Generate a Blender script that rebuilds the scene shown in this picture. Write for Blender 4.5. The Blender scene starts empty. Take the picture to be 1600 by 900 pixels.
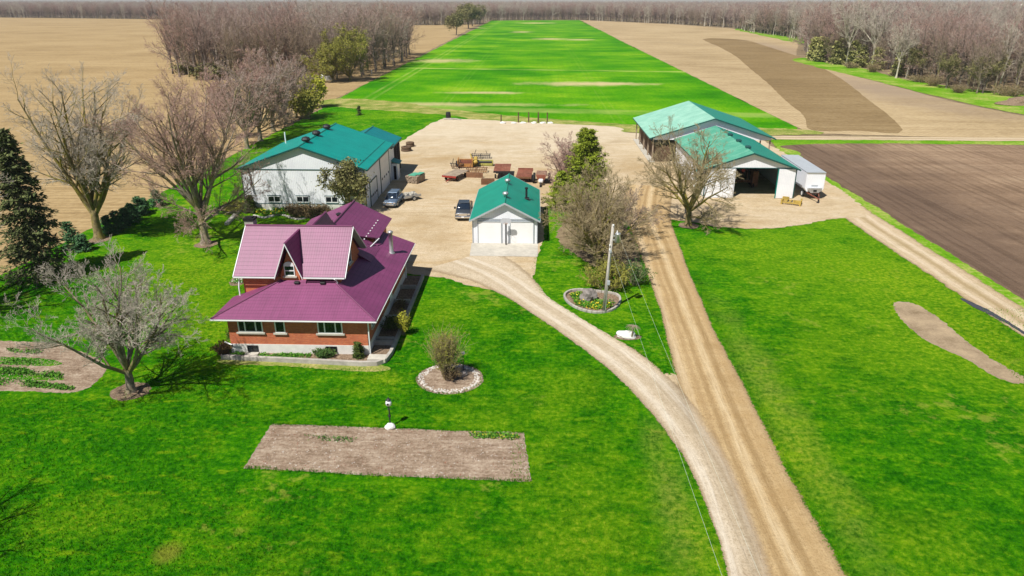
import bpy, math, random
import numpy as np
from mathutils import Vector, Matrix
from mathutils.geometry import tessellate_polygon

# ------------------------------------------------------------------ camera, sky, sun, exposure
SC = bpy.context.scene
COL = SC.collection
F_PX = 1100.0; CAM_H = 26.0
PITCH = math.atan(450 / F_PX); YAW = math.atan(35 / F_PX)
cam_data = bpy.data.cameras.new("camera"); cam = bpy.data.objects.new("camera", cam_data); COL.objects.link(cam)
cam_data.sensor_width = 36.0; cam_data.lens = F_PX / 1600 * 36.0
cam_data.clip_start = 0.5; cam_data.clip_end = 12000
cam.location = (0, 0, CAM_H); cam.rotation_euler = (math.pi / 2 - PITCH, 0, YAW)
SC.camera = cam
SC.render.resolution_x = 1024; SC.render.resolution_y = 576
LIGHT = Vector((0.40, 0.55, -1.0)).normalized()          # the way the sunlight travels
W = bpy.data.worlds.new("World"); SC.world = W; W.use_nodes = True
wn = W.node_tree.nodes; wn.clear()
wo = wn.new('ShaderNodeOutputWorld'); wb = wn.new('ShaderNodeBackground'); sky = wn.new('ShaderNodeTexSky')
sky.sky_type = 'NISHITA'; sky.sun_disc = False
sky.sun_elevation = math.asin(-LIGHT.z); sky.sun_rotation = math.atan2(-LIGHT.x, -LIGHT.y)
sky.air_density = 1.0; sky.dust_density = 0.3; sky.ozone_density = 1.0
wb.inputs['Strength'].default_value = 0.05
W.node_tree.links.new(sky.outputs[0], wb.inputs[0]); W.node_tree.links.new(wb.outputs[0], wo.inputs[0])
sd = bpy.data.lights.new("sun", 'SUN'); sd.energy = 5.0; sd.angle = math.radians(0.5); sd.color = (1.0, 0.955, 0.88)
so = bpy.data.objects.new("sun", sd); COL.objects.link(so)
so.rotation_euler = LIGHT.to_track_quat('-Z', 'Y').to_euler(); so.location = (-40, -40, 90)
SC.view_settings.view_transform = 'Standard'; SC.view_settings.look = 'None'
SC.view_settings.exposure = 0.3; SC.view_settings.gamma = 1.0
try: SC.view_settings.use_curve_mapping = False
except Exception: pass

random.seed(7); RNG = np.random.default_rng(7)

def G(px, py, h=0.0):
    """ground position seen at a pixel of the 1600x900 photograph (on the level z = h)"""
    x = (px - 800) / F_PX; v = -(py - 450) / F_PX
    fy = math.cos(PITCH) + v * math.sin(PITCH); z = -math.sin(PITCH) + v * math.cos(PITCH)
    X = x * math.cos(YAW) - fy * math.sin(YAW); Y = x * math.sin(YAW) + fy * math.cos(YAW)
    t = (h - CAM_H) / z
    return (X * t, Y * t)

# ------------------------------------------------------------------ node helpers
class Mat:
    def __init__(s, name, rough=0.8, spec=0.3):
        s.m = bpy.data.materials.new(name); s.m.use_nodes = True; s.t = s.m.node_tree; s.n = s.t.nodes
        s.b = s.n['Principled BSDF']; s.b.inputs['Roughness'].default_value = rough
        s.b.inputs['Specular IOR Level'].default_value = spec
        s._pos = None
    def L(s, a, b): s.t.links.new(a, b)
    def pos(s):
        if s._pos is None: s._pos = s.n.new('ShaderNodeNewGeometry').outputs['Position']
        return s._pos
    def uv(s): return s.n.new('ShaderNodeUVMap').outputs[0]
    def gen(s): return s.n.new('ShaderNodeTexCoord').outputs['Object']
    def rnd(s): return s.n.new('ShaderNodeObjectInfo').outputs['Random']
    def mapv(s, vec, scale=(1, 1, 1), rot=(0, 0, 0), loc=(0, 0, 0)):
        k = s.n.new('ShaderNodeMapping'); k.inputs['Scale'].default_value = scale
        k.inputs['Rotation'].default_value = rot; k.inputs['Location'].default_value = loc
        s.L(vec, k.inputs['Vector']); return k.outputs[0]
    def noise(s, scale=1, detail=3, rough=0.55, vec=None, dist=0.0):
        k = s.n.new('ShaderNodeTexNoise'); k.inputs['Scale'].default_value = scale
        k.inputs['Detail'].default_value = detail; k.inputs['Roughness'].default_value = rough
        k.inputs['Distortion'].default_value = dist
        s.L(vec if vec is not None else s.pos(), k.inputs['Vector']); return k.outputs['Fac']
    def wave(s, scale, vec, dist=1.0, dscale=1.0, direction='X', profile='SIN', detail=2):
        k = s.n.new('ShaderNodeTexWave'); k.bands_direction = direction; k.wave_profile = profile
        k.inputs['Scale'].default_value = scale; k.inputs['Distortion'].default_value = dist
        k.inputs['Detail'].default_value = detail; k.inputs['Detail Scale'].default_value = dscale
        s.L(vec, k.inputs['Vector']); return k.outputs['Fac']
    def ramp(s, fac, stops):
        k = s.n.new('ShaderNodeValToRGB'); e = k.color_ramp.elements
        while len(e) > 1: e.remove(e[0])
        e[0].position = stops[0][0]; c = stops[0][1]; e[0].color = (c, c, c, 1) if isinstance(c, (int, float)) else (*c, 1)
        for p, c in stops[1:]:
            q = e.new(p); q.color = (c, c, c, 1) if isinstance(c, (int, float)) else (*c, 1)
        s.L(fac, k.inputs[0]); return k.outputs[0]
    def mix(s, fac, a, b, mode='MIX'):
        k = s.n.new('ShaderNodeMix'); k.data_type = 'RGBA'; k.blend_type = mode
        for v, i in ((fac, 0), (a, 6), (b, 7)):
            if isinstance(v, (int, float)): k.inputs[i].default_value = v if i == 0 else (v, v, v, 1)
            elif isinstance(v, tuple): k.inputs[i].default_value = (*v, 1)
            else: s.L(v, k.inputs[i])
        return k.outputs[2]
    def math(s, op, a, b=0.0, c=0.0):
        k = s.n.new('ShaderNodeMath'); k.operation = op
        for i, v in enumerate((a, b, c)):
            if isinstance(v, (int, float)): k.inputs[i].default_value = v
            else: s.L(v, k.inputs[i])
        return k.outputs[0]
    def sep(s, vec):
        k = s.n.new('ShaderNodeSeparateXYZ'); s.L(vec, k.inputs[0]); return k.outputs
    def ellipse(s, cx, cy, rx, ry, rot=0.0, soft=0.5, wob=None):
        """1 inside an ellipse on the ground, wobbling outline"""
        v = s.mapv(s.pos(), loc=(-cx, -cy, 0)); v = s.mapv(v, scale=(1 / rx, 1 / ry, 0), rot=(0, 0, 0)) if not rot else s.mapv(s.mapv(v, rot=(0, 0, rot)), scale=(1 / rx, 1 / ry, 0))
        k = s.n.new('ShaderNodeVectorMath'); k.operation = 'LENGTH'; s.L(v, k.inputs[0]); d = k.outputs['Value']
        if wob is not None: d = s.math('ADD', d, wob)
        return s.math('SMOOTHSTEP', d, 1.0 + 0.0, 1.0 - soft) if False else s.ramp(d, [(0.0, 1), (1 - soft if soft < 1 else 0, 1), (1.0, 0)])
    def base(s, c):
        if isinstance(c, tuple): s.b.inputs['Base Color'].default_value = (*c, 1)
        else: s.L(c, s.b.inputs['Base Color'])
        return s
    def bump(s, h, strength=0.5, dist=0.05):
        k = s.n.new('ShaderNodeBump'); k.inputs['Strength'].default_value = strength; k.inputs['Distance'].default_value = dist
        s.L(h, k.inputs['Height']); s.L(k.outputs[0], s.b.inputs['Normal']); return s
    def rough(s, v): s.L(v, s.b.inputs['Roughness']); return s
    def metal(s, v): s.b.inputs['Metallic'].default_value = v; return s

def simple(name, c, rough=0.7, spec=0.3, var=0.18, scale=3.0, metal=0.0, bump=0.0):
    """one colour broken up by dirt and weathering"""
    m = Mat(name, rough, spec)
    n = m.noise(scale, 5, 0.65); n2 = m.noise(scale * 0.23, 3)
    dk = tuple(x * (1 - var) for x in c); lt = tuple(min(1, x * (1 + var * 0.6)) for x in c)
    col = m.ramp(m.math('ADD', m.math('MULTIPLY', n, 0.6), m.math('MULTIPLY', n2, 0.4)), [(0.33, dk), (0.62, lt)])
    m.base(col); m.metal(metal)
    if bump: m.bump(n, bump, 0.03)
    return m.m
M = {}
# ---- ground
def ground_mats():
    m = Mat('mown_grass', 0.95, 0.02)
    big = m.noise(0.045, 3, 0.5); mid = m.noise(0.34, 5, 0.68); fine = m.noise(2.6, 5, 0.72); hair = m.noise(12, 3, 0.75)
    streak = m.noise(1.0, 4, 0.6, vec=m.mapv(m.pos(), scale=(0.5, 1.6, 1), rot=(0, 0, 0.5)))
    t = m.math('ADD', m.math('MULTIPLY', mid, 0.35), m.math('MULTIPLY', fine, 0.65))
    c = m.ramp(t, [(0.37, (0.008, 0.088, 0.0005)), (0.46, (0.022, 0.162, 0.001)), (0.54, (0.050, 0.235, 0.001)), (0.64, (0.14, 0.35, 0.004))])
    xl = m.sep(m.pos()); side = m.math('MULTIPLY', m.math('ADD', m.ramp(m.math('DIVIDE', m.math('SUBTRACT', xl[0], 10.0), 30.0), [(0, 0), (.3, 1), (1, 1)]), m.ramp(m.math('DIVIDE', m.math('SUBTRACT', xl[1], 48.0), 40.0), [(0, 0), (.5, 1)])), 0.022)
    yel = m.ramp(m.math('ADD', m.math('MULTIPLY', big, 0.45), m.math('ADD', side, m.math('ADD', m.math('MULTIPLY', streak, 0.25), m.math('MULTIPLY', mid, 0.3)))), [(0.475, 0), (0.60, 0.85)])
    c = m.mix(yel, c, m.ramp(fine, [(0.35, (0.055, 0.22, 0.002)), (0.55, (0.16, 0.32, 0.005)), (0.72, (0.38, 0.42, 0.03))]))
    rs = m.ellipse(17.2, 42, 1.9, 24, soft=0.9, wob=m.math('MULTIPLY', m.math('SUBTRACT', mid, 0.5), 1.5)); rs2 = m.ellipse(8.0, 32, 1.6, 11, soft=0.9, wob=m.math('MULTIPLY', m.math('SUBTRACT', mid, 0.5), 1.5)); rs = m.math('MAXIMUM', rs, rs2)
    c = m.mix(m.math('MULTIPLY', rs, m.ramp(fine, [(0.4, 0.15), (0.6, 0.85)])), c, (0.25, 0.33, 0.04))
    dry = m.ramp(m.math('MULTIPLY', m.noise(0.8, 5, 0.7), m.noise(0.11, 2)), [(0.335, 0), (0.40, 0.7)])
    c = m.mix(m.math('MULTIPLY', dry, .7), c, (0.36, 0.40, 0.05))
    sp_ = m.noise(0.75, 4, 0.65, vec=m.mapv(m.pos(), scale=(0.7, 1.5, 1), rot=(0, 0, 0.4))); c = m.mix(m.ramp(sp_, [(.58, 0), (.70, .8)]), c, (0.20, 0.36, 0.006)); c = m.mix(m.ramp(sp_, [(.32, .4), (.44, 0)]), c, (0.006, 0.12, 0.003))
    spots = [(G(262, 864), 0.85, 0.9), (G(715, 600), 0, 0)]
    wy = m.math('MULTIPLY', m.math('SUBTRACT', m.noise(.35, 5, .75), .5), 2.4)
    for (qx, qy, rx_, ry_, am_) in [(1500, 520, 9, 13, .6), (1400, 430, 8, 12, .5), (1170, 385, 7, 6, .4), (1250, 700, 2.6, 8, .6), (1450, 850, 4, 5, .35), (590, 592, 2.6, 1.3, .8), (700, 490, 4, 5, .45), (890, 600, 4, 4, .4), (300, 430, 8, 9, .6), (330, 500, 5, 5, .5), (130, 810, 5, 2.5, .45), (900, 850, 4, 3, .45), (560, 610, 3, 1, .5), (1100, 850, 1.5, 5, .5)]:
        c = m.mix(m.math('MULTIPLY', m.ellipse(*G(qx, qy), rx_, ry_, soft=.95, wob=wy), am_), c, m.ramp(fine, [(.38, (.07, .24, .002)), (.52, (.20, .36, .006)), (.66, (.42, .45, .03))]))
    e = m.ellipse(*G(262, 864), 0.9, 0.95, soft=0.6, wob=m.math('MULTIPLY', m.math('SUBTRACT', fine, 0.5), 0.7))
    c = m.mix(m.math('MULTIPLY', e, 0.7), c, (0.24, 0.25, 0.03))
    c = m.mix(m.ramp(hair, [(0.3, 0.0), (0.72, 0.75)]), c, m.mix(1.0, c, (1.6, 1.5, 1.6), 'MULTIPLY'))
    m.base(c); m.bump(m.math('ADD', m.math('MULTIPLY', fine, 0.5), hair), 1.0, 0.2); M['lawn'] = m.m

    m = Mat('young_wheat', 0.95, 0.02)
    v = m.mapv(m.pos(), scale=(0.026, 0.03, 1)); st = m.noise(1.0, 4, 0.6, vec=v)
    v2 = m.mapv(m.pos(), scale=(0.05, 0.08, 1)); st2 = m.noise(1.0, 4, 0.6, vec=v2)
    fine = m.noise(1.2, 4, 0.7)
    t = m.math('ADD', m.math('MULTIPLY', st, 0.5), m.math('ADD', m.math('MULTIPLY', st2, 0.22), m.math('MULTIPLY', fine, 0.28)))
    c = m.ramp(t, [(0.36, (0.018, 0.15, 0.001)), (0.46, (0.045, 0.23, 0.001)), (0.55, (0.12, 0.32, 0.003)), (0.64, (0.26, 0.40, 0.02))])
    rw = m.noise(1.0, 3, 0.6, vec=m.mapv(m.pos(), scale=(1.3, 0.02, 1))); c = m.mix(m.ramp(rw, [(0.4, 0.3), (0.6, 0)]), c, m.mix(1.0, c, (0.7, 0.75, 0.7), 'MULTIPLY'))
    wob = m.math('MULTIPLY', m.math('SUBTRACT', m.noise(0.12, 5, 0.75, vec=m.mapv(m.pos(), scale=(1, 0.6, 1))), 0.5), 1.6)
    tan = (0.52, 0.42, 0.22)
    for (px, py, rx, ry) in [(915, 131, 24, 9), (838, 36, 30, 30), (860, 61, 16, 16), (905, 62, 14, 14), (815, 50, 12, 20), (775, 100, 0, 0), (690, 95, 18, 14), (615, 163, 55, 5), (960, 131, 18, 5), (765, 145, 16, 4), (740, 44, 14, 30)]:
        if rx == 0: continue
        e = m.ellipse(*G(px, py), rx, ry, soft=0.85, wob=wob); c = m.mix(m.math('MULTIPLY', e, 0.85), c, tan)
    xyz = m.sep(m.pos())
    # pale cross line and sprayer wheel lines
    def line(coord, at, w, amt, c):
        d = m.math('ABSOLUTE', m.math('SUBTRACT', coord, at)); k = m.ramp(m.math('DIVIDE', d, w), [(0.5, 1), (1.0, 0)])
        k = m.math('MULTIPLY', k, m.math('MULTIPLY', m.ramp(m.noise(0.06, 3), [(0.35, 0.25), (0.6, 1)]), amt))
        return m.mix(k, c, (0.38, 0.42, 0.12))
    yl = m.math('ADD', xyz[1], m.math('MULTIPLY', xyz[0], 0.12))
    c = line(yl, G(800, 109)[1], 2.2, 0.8, c)
    c = line(yl, 183.0, 5.0, 0.5, c)
    for xx in (-25.5, -23.6, 18.4, 20.3): c = line(xyz[0], xx, 0.3, 0.12, c)
    for xx in (-48.6, -46.0): c = line(xyz[0], xx, 0.7, 0.32, c)
    m.base(c); m.bump(fine, 0.6, 0.1); M['wheat'] = m.m

    def tilled(name, cols, furrow_rot, fs=1.2, famt=0.25, damp=()):
        m = Mat(name, 0.95, 0.1)
        a = m.noise(0.02, 4, 0.6); b = m.noise(0.9, 5, 0.75); d = m.noise(6, 3, 0.8)
        str_ = m.noise(1.0, 4, 0.6, vec=m.mapv(m.pos(), scale=(0.03, 0.16, 1), rot=(0, 0, furrow_rot)))
        w = m.wave(fs, m.mapv(m.pos(), rot=(0, 0, furrow_rot)), 2.5, 0.6, 'Y')
        t = m.math('ADD', m.math('MULTIPLY', a, 0.35), m.math('ADD', m.math('MULTIPLY', b, 0.42), m.math('MULTIPLY', str_, 0.23)))
        c = m.ramp(t, [(0.36, cols[0]), (0.5, cols[1]), (0.66, cols[2])])
        c = m.mix(m.math('MULTIPLY', w, famt), c, m.mix(1.0, c, (0.62, 0.6, 0.58), 'MULTIPLY'))
        c = m.mix(m.ramp(d, [(0.55, 0), (0.7, 0.5)]), c, m.mix(1.0, c, (1.45, 1.4, 1.3), 'MULTIPLY')); b4 = m.noise(.35, 5, .8); c = m.mix(m.ramp(b4, [(.36, .55), (.5, 0)]), c, m.mix(1.0, c, (.74, .70, .64), 'MULTIPLY'))
        rl = m.noise(1.0, 3, .6, vec=m.mapv(m.pos(), scale=(.04, .8, 1), rot=(0, 0, furrow_rot))); c = m.mix(m.ramp(rl, [(.38, .5), (.5, 0)]), c, m.mix(1.0, c, (.72, .68, .63), 'MULTIPLY'))
        wb_ = m.math('MULTIPLY', m.math('SUBTRACT', m.noise(.06, 5, .7), .5), 1.4)
        for p_, q_, ry_, am_, cc_ in damp:
            A_, B_ = G(*p_), G(*q_); th = math.atan2(B_[1] - A_[1], B_[0] - A_[0]); e_ = m.ellipse((A_[0] + B_[0]) / 2, (A_[1] + B_[1]) / 2, math.hypot(B_[0] - A_[0], B_[1] - A_[1]) / 2, ry_, -th, .85, wb_)
            c = m.mix(m.math('MULTIPLY', e_, am_), c, cc_)
        m.base(c); m.bump(m.math('ADD', m.math('MULTIPLY', b, 0.7), m.math('MULTIPLY', w, 0.4)), 0.8, 0.15); return m.m
    M['tan_field'] = tilled('stubble_soil', [(0.29, 0.21, 0.11), (0.43, 0.325, 0.185), (0.53, 0.415, 0.25)], 1.5, 0.25, 0.2, [((1255, 108), (1620, 200), 22, .75, (.27, .205, .15)), ((1140, 60), (1290, 100), 30, .7, (.28, .21, .15)), ((1180, 85), (1330, 88), 25, .5, (.30, .23, .16)), ((1000, 62), (1120, 75), 8, .4, (.33, .25, .15))])
    M['tan_field'] = M['tan_field']
    M['left_field'] = tilled('bare_field_soil', [(0.26, 0.18, 0.085), (0.39, 0.28, 0.14), (0.49, 0.37, 0.20)], -0.04, 0.25, 0.25)
    M['dark_band'] = tilled('fresh_worked_soil', [(0.16, 0.11, 0.052), (0.25, 0.175, 0.085), (0.34, 0.25, 0.13)], 1.45, 0.35, 0.3)
    M['grey_band'] = tilled('damp_worked_soil', [(0.22, 0.155, 0.10), (0.33, 0.25, 0.17), (0.42, 0.33, 0.23)], 0.3, 0.3, 0.25)

    m = Mat('plowed_soil', 0.95, 0.1)
    b = m.noise(1.3, 5, 0.75); d = m.noise(7, 3, 0.8)
    rp = m.mapv(m.pos(), rot=(0, 0, -0.02))
    w = m.noise(1.0, 3, 0.6, vec=m.mapv(m.pos(), scale=(1.1, 0.05, 1), rot=(0, 0, -0.02), loc=(3, 0, 0)))
    large = m.noise(0.035, 3, 0.6, vec=m.mapv(m.pos(), scale=(1.3, 1, 1)))
    hv = m.noise(1.0, 4, 0.6, vec=m.mapv(m.pos(), scale=(0.02, 0.3, 1)))
    c = m.ramp(m.math('ADD', m.math('MULTIPLY', large, 0.35), m.math('ADD', m.math('MULTIPLY', b, 0.3), m.math('MULTIPLY', hv, 0.35))),
               [(0.36, (0.155, 0.100, 0.062)), (0.5, (0.26, 0.175, 0.112)), (0.66, (0.38, 0.275, 0.18))])
    xx = m.sep(m.pos())
    e2 = m.ellipse(*G(1450, 320), 5.5, 14, soft=0.9, wob=m.math('MULTIPLY', m.math('SUBTRACT', b, 0.5), .8)); c = m.mix(m.math('MULTIPLY', e2, .5), c, (.10, .068, .05))
    damp = m.ramp(m.math('ADD', m.math('MULTIPLY', m.math('SUBTRACT', xx[0], 49.0), 0.018), m.math('MULTIPLY', m.math('SUBTRACT', m.noise(0.09, 4), 0.5), 0.9)), [(0.0, 0.75), (0.42, 0)])
    c = m.mix(damp, c, (0.12, 0.08, 0.057))
    c = m.mix(m.ramp(w, [(.4, .55), (.52, 0)]), c, m.mix(1.0, c, (0.55, 0.53, 0.51), 'MULTIPLY'))
    c = m.mix(m.ramp(d, [(0.6, 0), (0.72, 0.5)]), c, (0.48, 0.37, 0.27))
    m.base(c); m.bump(m.math('ADD', b, m.math('MULTIPLY', w, 0.8)), 0.9, 0.2); M['plowed'] = m.m

    def gravel(name, cols, oc=(0.42, 0.30, 0.155), oa=0.8):
        m = Mat(name, 0.95, 0.12)
        a = m.noise(0.055, 5, 0.65, dist=0.8); b = m.noise(0.5, 5, 0.7); d = m.noise(8, 4, 0.85)
        sw = m.noise(0.16, 5, 0.6, vec=m.mapv(m.pos(), scale=(0.45, 1.8, 1), rot=(0, 0, 0.25)), dist=1.2)
        t = m.math('ADD', m.math('MULTIPLY', a, 0.3), m.math('ADD', m.math('MULTIPLY', b, 0.25), m.math('MULTIPLY', sw, 0.45)))
        c = m.ramp(t, [(0.34, cols[0]), (0.48, cols[1]), (0.64, cols[2])])
        c = m.mix(m.ramp(sw, [(0.50, 0), (0.63, oa)]), c, oc); pt = m.noise(0.9, 4, .7); c = m.mix(m.ramp(pt, [(.58, 0), (.7, .35)]), c, m.mix(1.0, c, (.72, .66, .58), 'MULTIPLY'))
        c = m.mix(m.ramp(d, [(0.36, 0.8), (0.5, 0)]), c, m.mix(1.0, c, (0.6, 0.56, 0.5), 'MULTIPLY')); g2 = m.noise(2.2, 5, .8); c = m.mix(m.ramp(g2, [(.5, 0), (.68, .5)]), c, m.mix(1.0, c, (1.3, 1.3, 1.3), 'MULTIPLY')); c = m.mix(m.ramp(g2, [(.33, .5), (.46, 0)]), c, m.mix(1.0, c, (.72, .64, .54), 'MULTIPLY'))
        return m, c, b, d, a
    m, c, b, d, a = gravel('yard_gravel', [(0.34, 0.25, 0.14), (0.49, 0.385, 0.245), (0.63, 0.54, 0.41)])
    wb2 = m.math('MULTIPLY', m.math('SUBTRACT', m.noise(.22, 5, .7, dist=1.5), .5), 2.2)
    for (qx, qy, rx_, ry_, am_) in [(925, 212, 13, 7, .55), (700, 252, 8, 5, .5), (640, 300, 6, 6, .5), (690, 372, 5, 4, .55), (1000, 262, 7, 14, .5), (1010, 300, 5, 8, .5), (660, 345, 4, 4, .5), (880, 245, 5, 3, .45), (770, 300, 6, 5, .35), (1180, 347, 5, 1.5, .5), (800, 225, 9, 3, .3)]:
        c = m.mix(m.math('MULTIPLY', m.ellipse(*G(qx, qy), rx_, ry_, soft=.9, wob=wb2), am_), c, (0.33, 0.225, 0.105))
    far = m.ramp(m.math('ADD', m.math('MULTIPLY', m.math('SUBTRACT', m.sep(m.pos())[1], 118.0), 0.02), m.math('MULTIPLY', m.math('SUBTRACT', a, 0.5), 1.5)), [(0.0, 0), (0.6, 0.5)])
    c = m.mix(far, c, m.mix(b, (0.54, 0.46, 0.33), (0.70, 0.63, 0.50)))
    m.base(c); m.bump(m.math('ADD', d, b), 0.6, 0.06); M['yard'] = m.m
    # driveways carry wheel tracks: u runs across (metres), v along
    def track(name, cols, lines, oc, oa):
        m, c, b, d, a = gravel(name, cols, oc, oa)
        uv = m.uv(); s = m.sep(uv)
        wob = m.math('MULTIPLY', m.math('SUBTRACT', m.noise(0.09, 3, 0.6, vec=m.mapv(uv, scale=(0.1, 1, 1))), 0.5), 0.6)
        u = m.math('ADD', s[0], wob)
        fine = m.noise(1.0, 5, 0.75, vec=m.mapv(uv, scale=(5.5, 0.3, 1)))
        for at, w, amt, cc in lines:
            k = m.ramp(m.math('DIVIDE', m.math('ABSOLUTE', m.math('SUBTRACT', u, at)), w), [(0.35, 1), (1.0, 0)])
            k = m.math('MULTIPLY', k, m.ramp(fine, [(0.35, 0.3 * amt), (0.6, amt)])); c = m.mix(k, c, cc)
        c = m.mix(m.ramp(fine, [(0.35, 0.28), (0.55, 0)]), c, m.mix(1.0, c, (0.68, 0.62, 0.55), 'MULTIPLY'))
        m.base(c); m.bump(m.math('ADD', m.math('ADD', d, b), m.math('MULTIPLY', fine, 1.5)), 0.7, 0.06)
        # thin, broken gravel at the sides lets the grass show through
        at = m.n.new('ShaderNodeAttribute'); at.attribute_name = 'side'; e = m.math('ABSOLUTE', at.outputs['Fac'])
        e = m.math('ADD', e, m.math('ADD', m.math('MULTIPLY', m.math('SUBTRACT', m.noise(9, 4, .8), .5), .32), m.math('MULTIPLY', m.math('SUBTRACT', m.noise(.5, 4, .6), .5), .16)))
        c2 = m.mix(m.ramp(e, [(.74, 0), (.88, .65)]), c, (0.27, 0.19, 0.10)); m.base(c2)
        al = m.ramp(e, [(.90, 1), (.93, 0)])
        if name.startswith('driveway'):      # the inner side thins out gradually over the dirt of the farm road
            soft = m.ramp(e, [(.05, 1), (.95, 0)]); al = m.mix(m.math('MAXIMUM', m.math('GREATER_THAN', at.outputs['Fac'], 0.0), m.ramp(m.math('DIVIDE', m.math('SUBTRACT', s[1], 30.0), 7.0), [(0, 1), (1, 0)])), soft, al)
        m.L(al, m.b.inputs['Alpha']); return m.m
    M['drive'] = track('driveway_gravel', [(0.42, 0.335, 0.225), (0.54, 0.45, 0.325), (0.63, 0.55, 0.43)],
                       [(-0.9, 0.45, 0.5, (0.70, 0.64, 0.54)), (0.8, 0.4, 0.5, (0.70, 0.64, 0.54)), (0.0, 0.35, 0.5, (0.36, 0.28, 0.18)), (1.4, .3, .4, (.36, .28, .18)), (-.45, .15, .5, (.36, .28, .18))], (0.42, 0.32, 0.2), 0.35)
    M['road'] = track('farm_road_dirt', [(0.38, 0.26, 0.125), (0.48, 0.345, 0.18), (0.56, 0.43, 0.25)],
                      [(-1.0, 0.35, 0.85, (0.27, 0.175, 0.075)), (0.35, 0.28, 0.8, (0.29, 0.19, 0.085)), (1.0, 0.25, 0.6, (0.32, 0.21, 0.10)), (-1.7, 0.4, 0.5, (0.36, 0.24, 0.11)), (-0.3, 0.4, 0.6, (0.62, 0.50, 0.32)), (1.8, 0.5, 0.6, (0.60, 0.48, 0.32))], (0.40, 0.26, 0.11), 0.5)
    M['track'] = track('field_track_dirt', [(0.40, 0.30, 0.18), (0.52, 0.41, 0.27), (0.62, 0.51, 0.36)],
                       [(-1.0, 0.45, 0.6, (0.66, 0.56, 0.42)), (0.9, 0.45, 0.6, (0.66, 0.56, 0.42)), (0.0, 0.4, 0.8, (0.30, 0.22, 0.10))], (0.36, 0.28, 0.14), 0.5)
    m = Mat('garden_soil', 0.95, 0.1)
    a = m.noise(0.7, 5, 0.75); b = m.noise(5, 5, 0.8); d = m.noise(1.2, 4, 0.6, vec=m.mapv(m.pos(), scale=(0.5, 3, 1)))
    c = m.ramp(m.math('ADD', m.math('MULTIPLY', a, 0.35), m.math('ADD', m.math('MULTIPLY', b, 0.4), m.math('MULTIPLY', d, 0.25))), [(0.38, (0.15, 0.10, 0.065)), (0.49, (0.30, 0.22, 0.155)), (0.58, (0.46, 0.37, 0.28)), (.68, (.6, .5, .4))])
    m.base(c); m.bump(b, 0.9, 0.12); M['soil'] = m.m
    m = Mat('mulch', 0.95, 0.1); b = m.noise(7, 5, 0.8)
    m.base(m.ramp(b, [(0.35, (0.10, 0.065, 0.045)), (0.5, (0.22, 0.155, 0.105)), (0.65, (0.38, 0.29, 0.20))])); m.bump(b, 0.9, 0.08); M['mulch'] = m.m
    m = Mat('worn_earth', 0.9, 0.15); a = m.noise(0.5, 4, 0.6); b = m.noise(5, 4, 0.8)
    m.base(m.ramp(m.math('ADD', m.math('MULTIPLY', a, 0.6), m.math('MULTIPLY', b, 0.4)), [(0.36, (0.20, 0.145, 0.085)), (0.5, (0.31, 0.235, 0.15)), (0.64, (0.42, 0.32, 0.20))])); M['earth'] = m.m
    m = Mat('dry_grass', 0.95, 0.03); a = m.noise(0.25, 4, 0.7); b = m.noise(3, 5, 0.8)
    m.base(m.ramp(m.math('ADD', m.math('MULTIPLY', a, 0.5), m.math('MULTIPLY', b, 0.5)), [(0.35, (0.06, 0.16, 0.012)), (0.48, (0.20, 0.25, 0.045)), (0.6, (0.45, 0.38, 0.15))])); m.bump(b, 0.9, 0.12); M['verge'] = m.m
    m = Mat('green_verge', 0.95, 0.03); a = m.noise(0.08, 4, 0.7); b = m.noise(1.5, 5, 0.8)
    m.base(m.ramp(m.math('ADD', m.math('MULTIPLY', a, 0.5), m.math('MULTIPLY', b, 0.5)), [(0.36, (0.05, 0.2, 0.004)), (0.50, (0.14, 0.3, 0.01)), (0.62, (0.40, 0.38, 0.12))])); m.bump(b, 0.9, 0.12); M['gverge'] = m.m
    m = Mat('leaf_litter', 0.95, 0.1); a = m.noise(0.2, 4, 0.7); b = m.noise(2, 5, 0.8)
    m.base(m.ramp(m.math('ADD', m.math('MULTIPLY', a, 0.5), m.math('MULTIPLY', b, 0.5)), [(0.36, (0.12, 0.085, 0.05)), (0.52, (0.24, 0.18, 0.11)), (0.66, (0.34, 0.29, 0.15))])); m.bump(b, 0.9, 0.15); M['litter'] = m.m
    m = Mat('puddle_water', 0.04, 0.6); m.base((0.06, 0.055, 0.06)); M['water'] = m.m
ground_mats()

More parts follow.
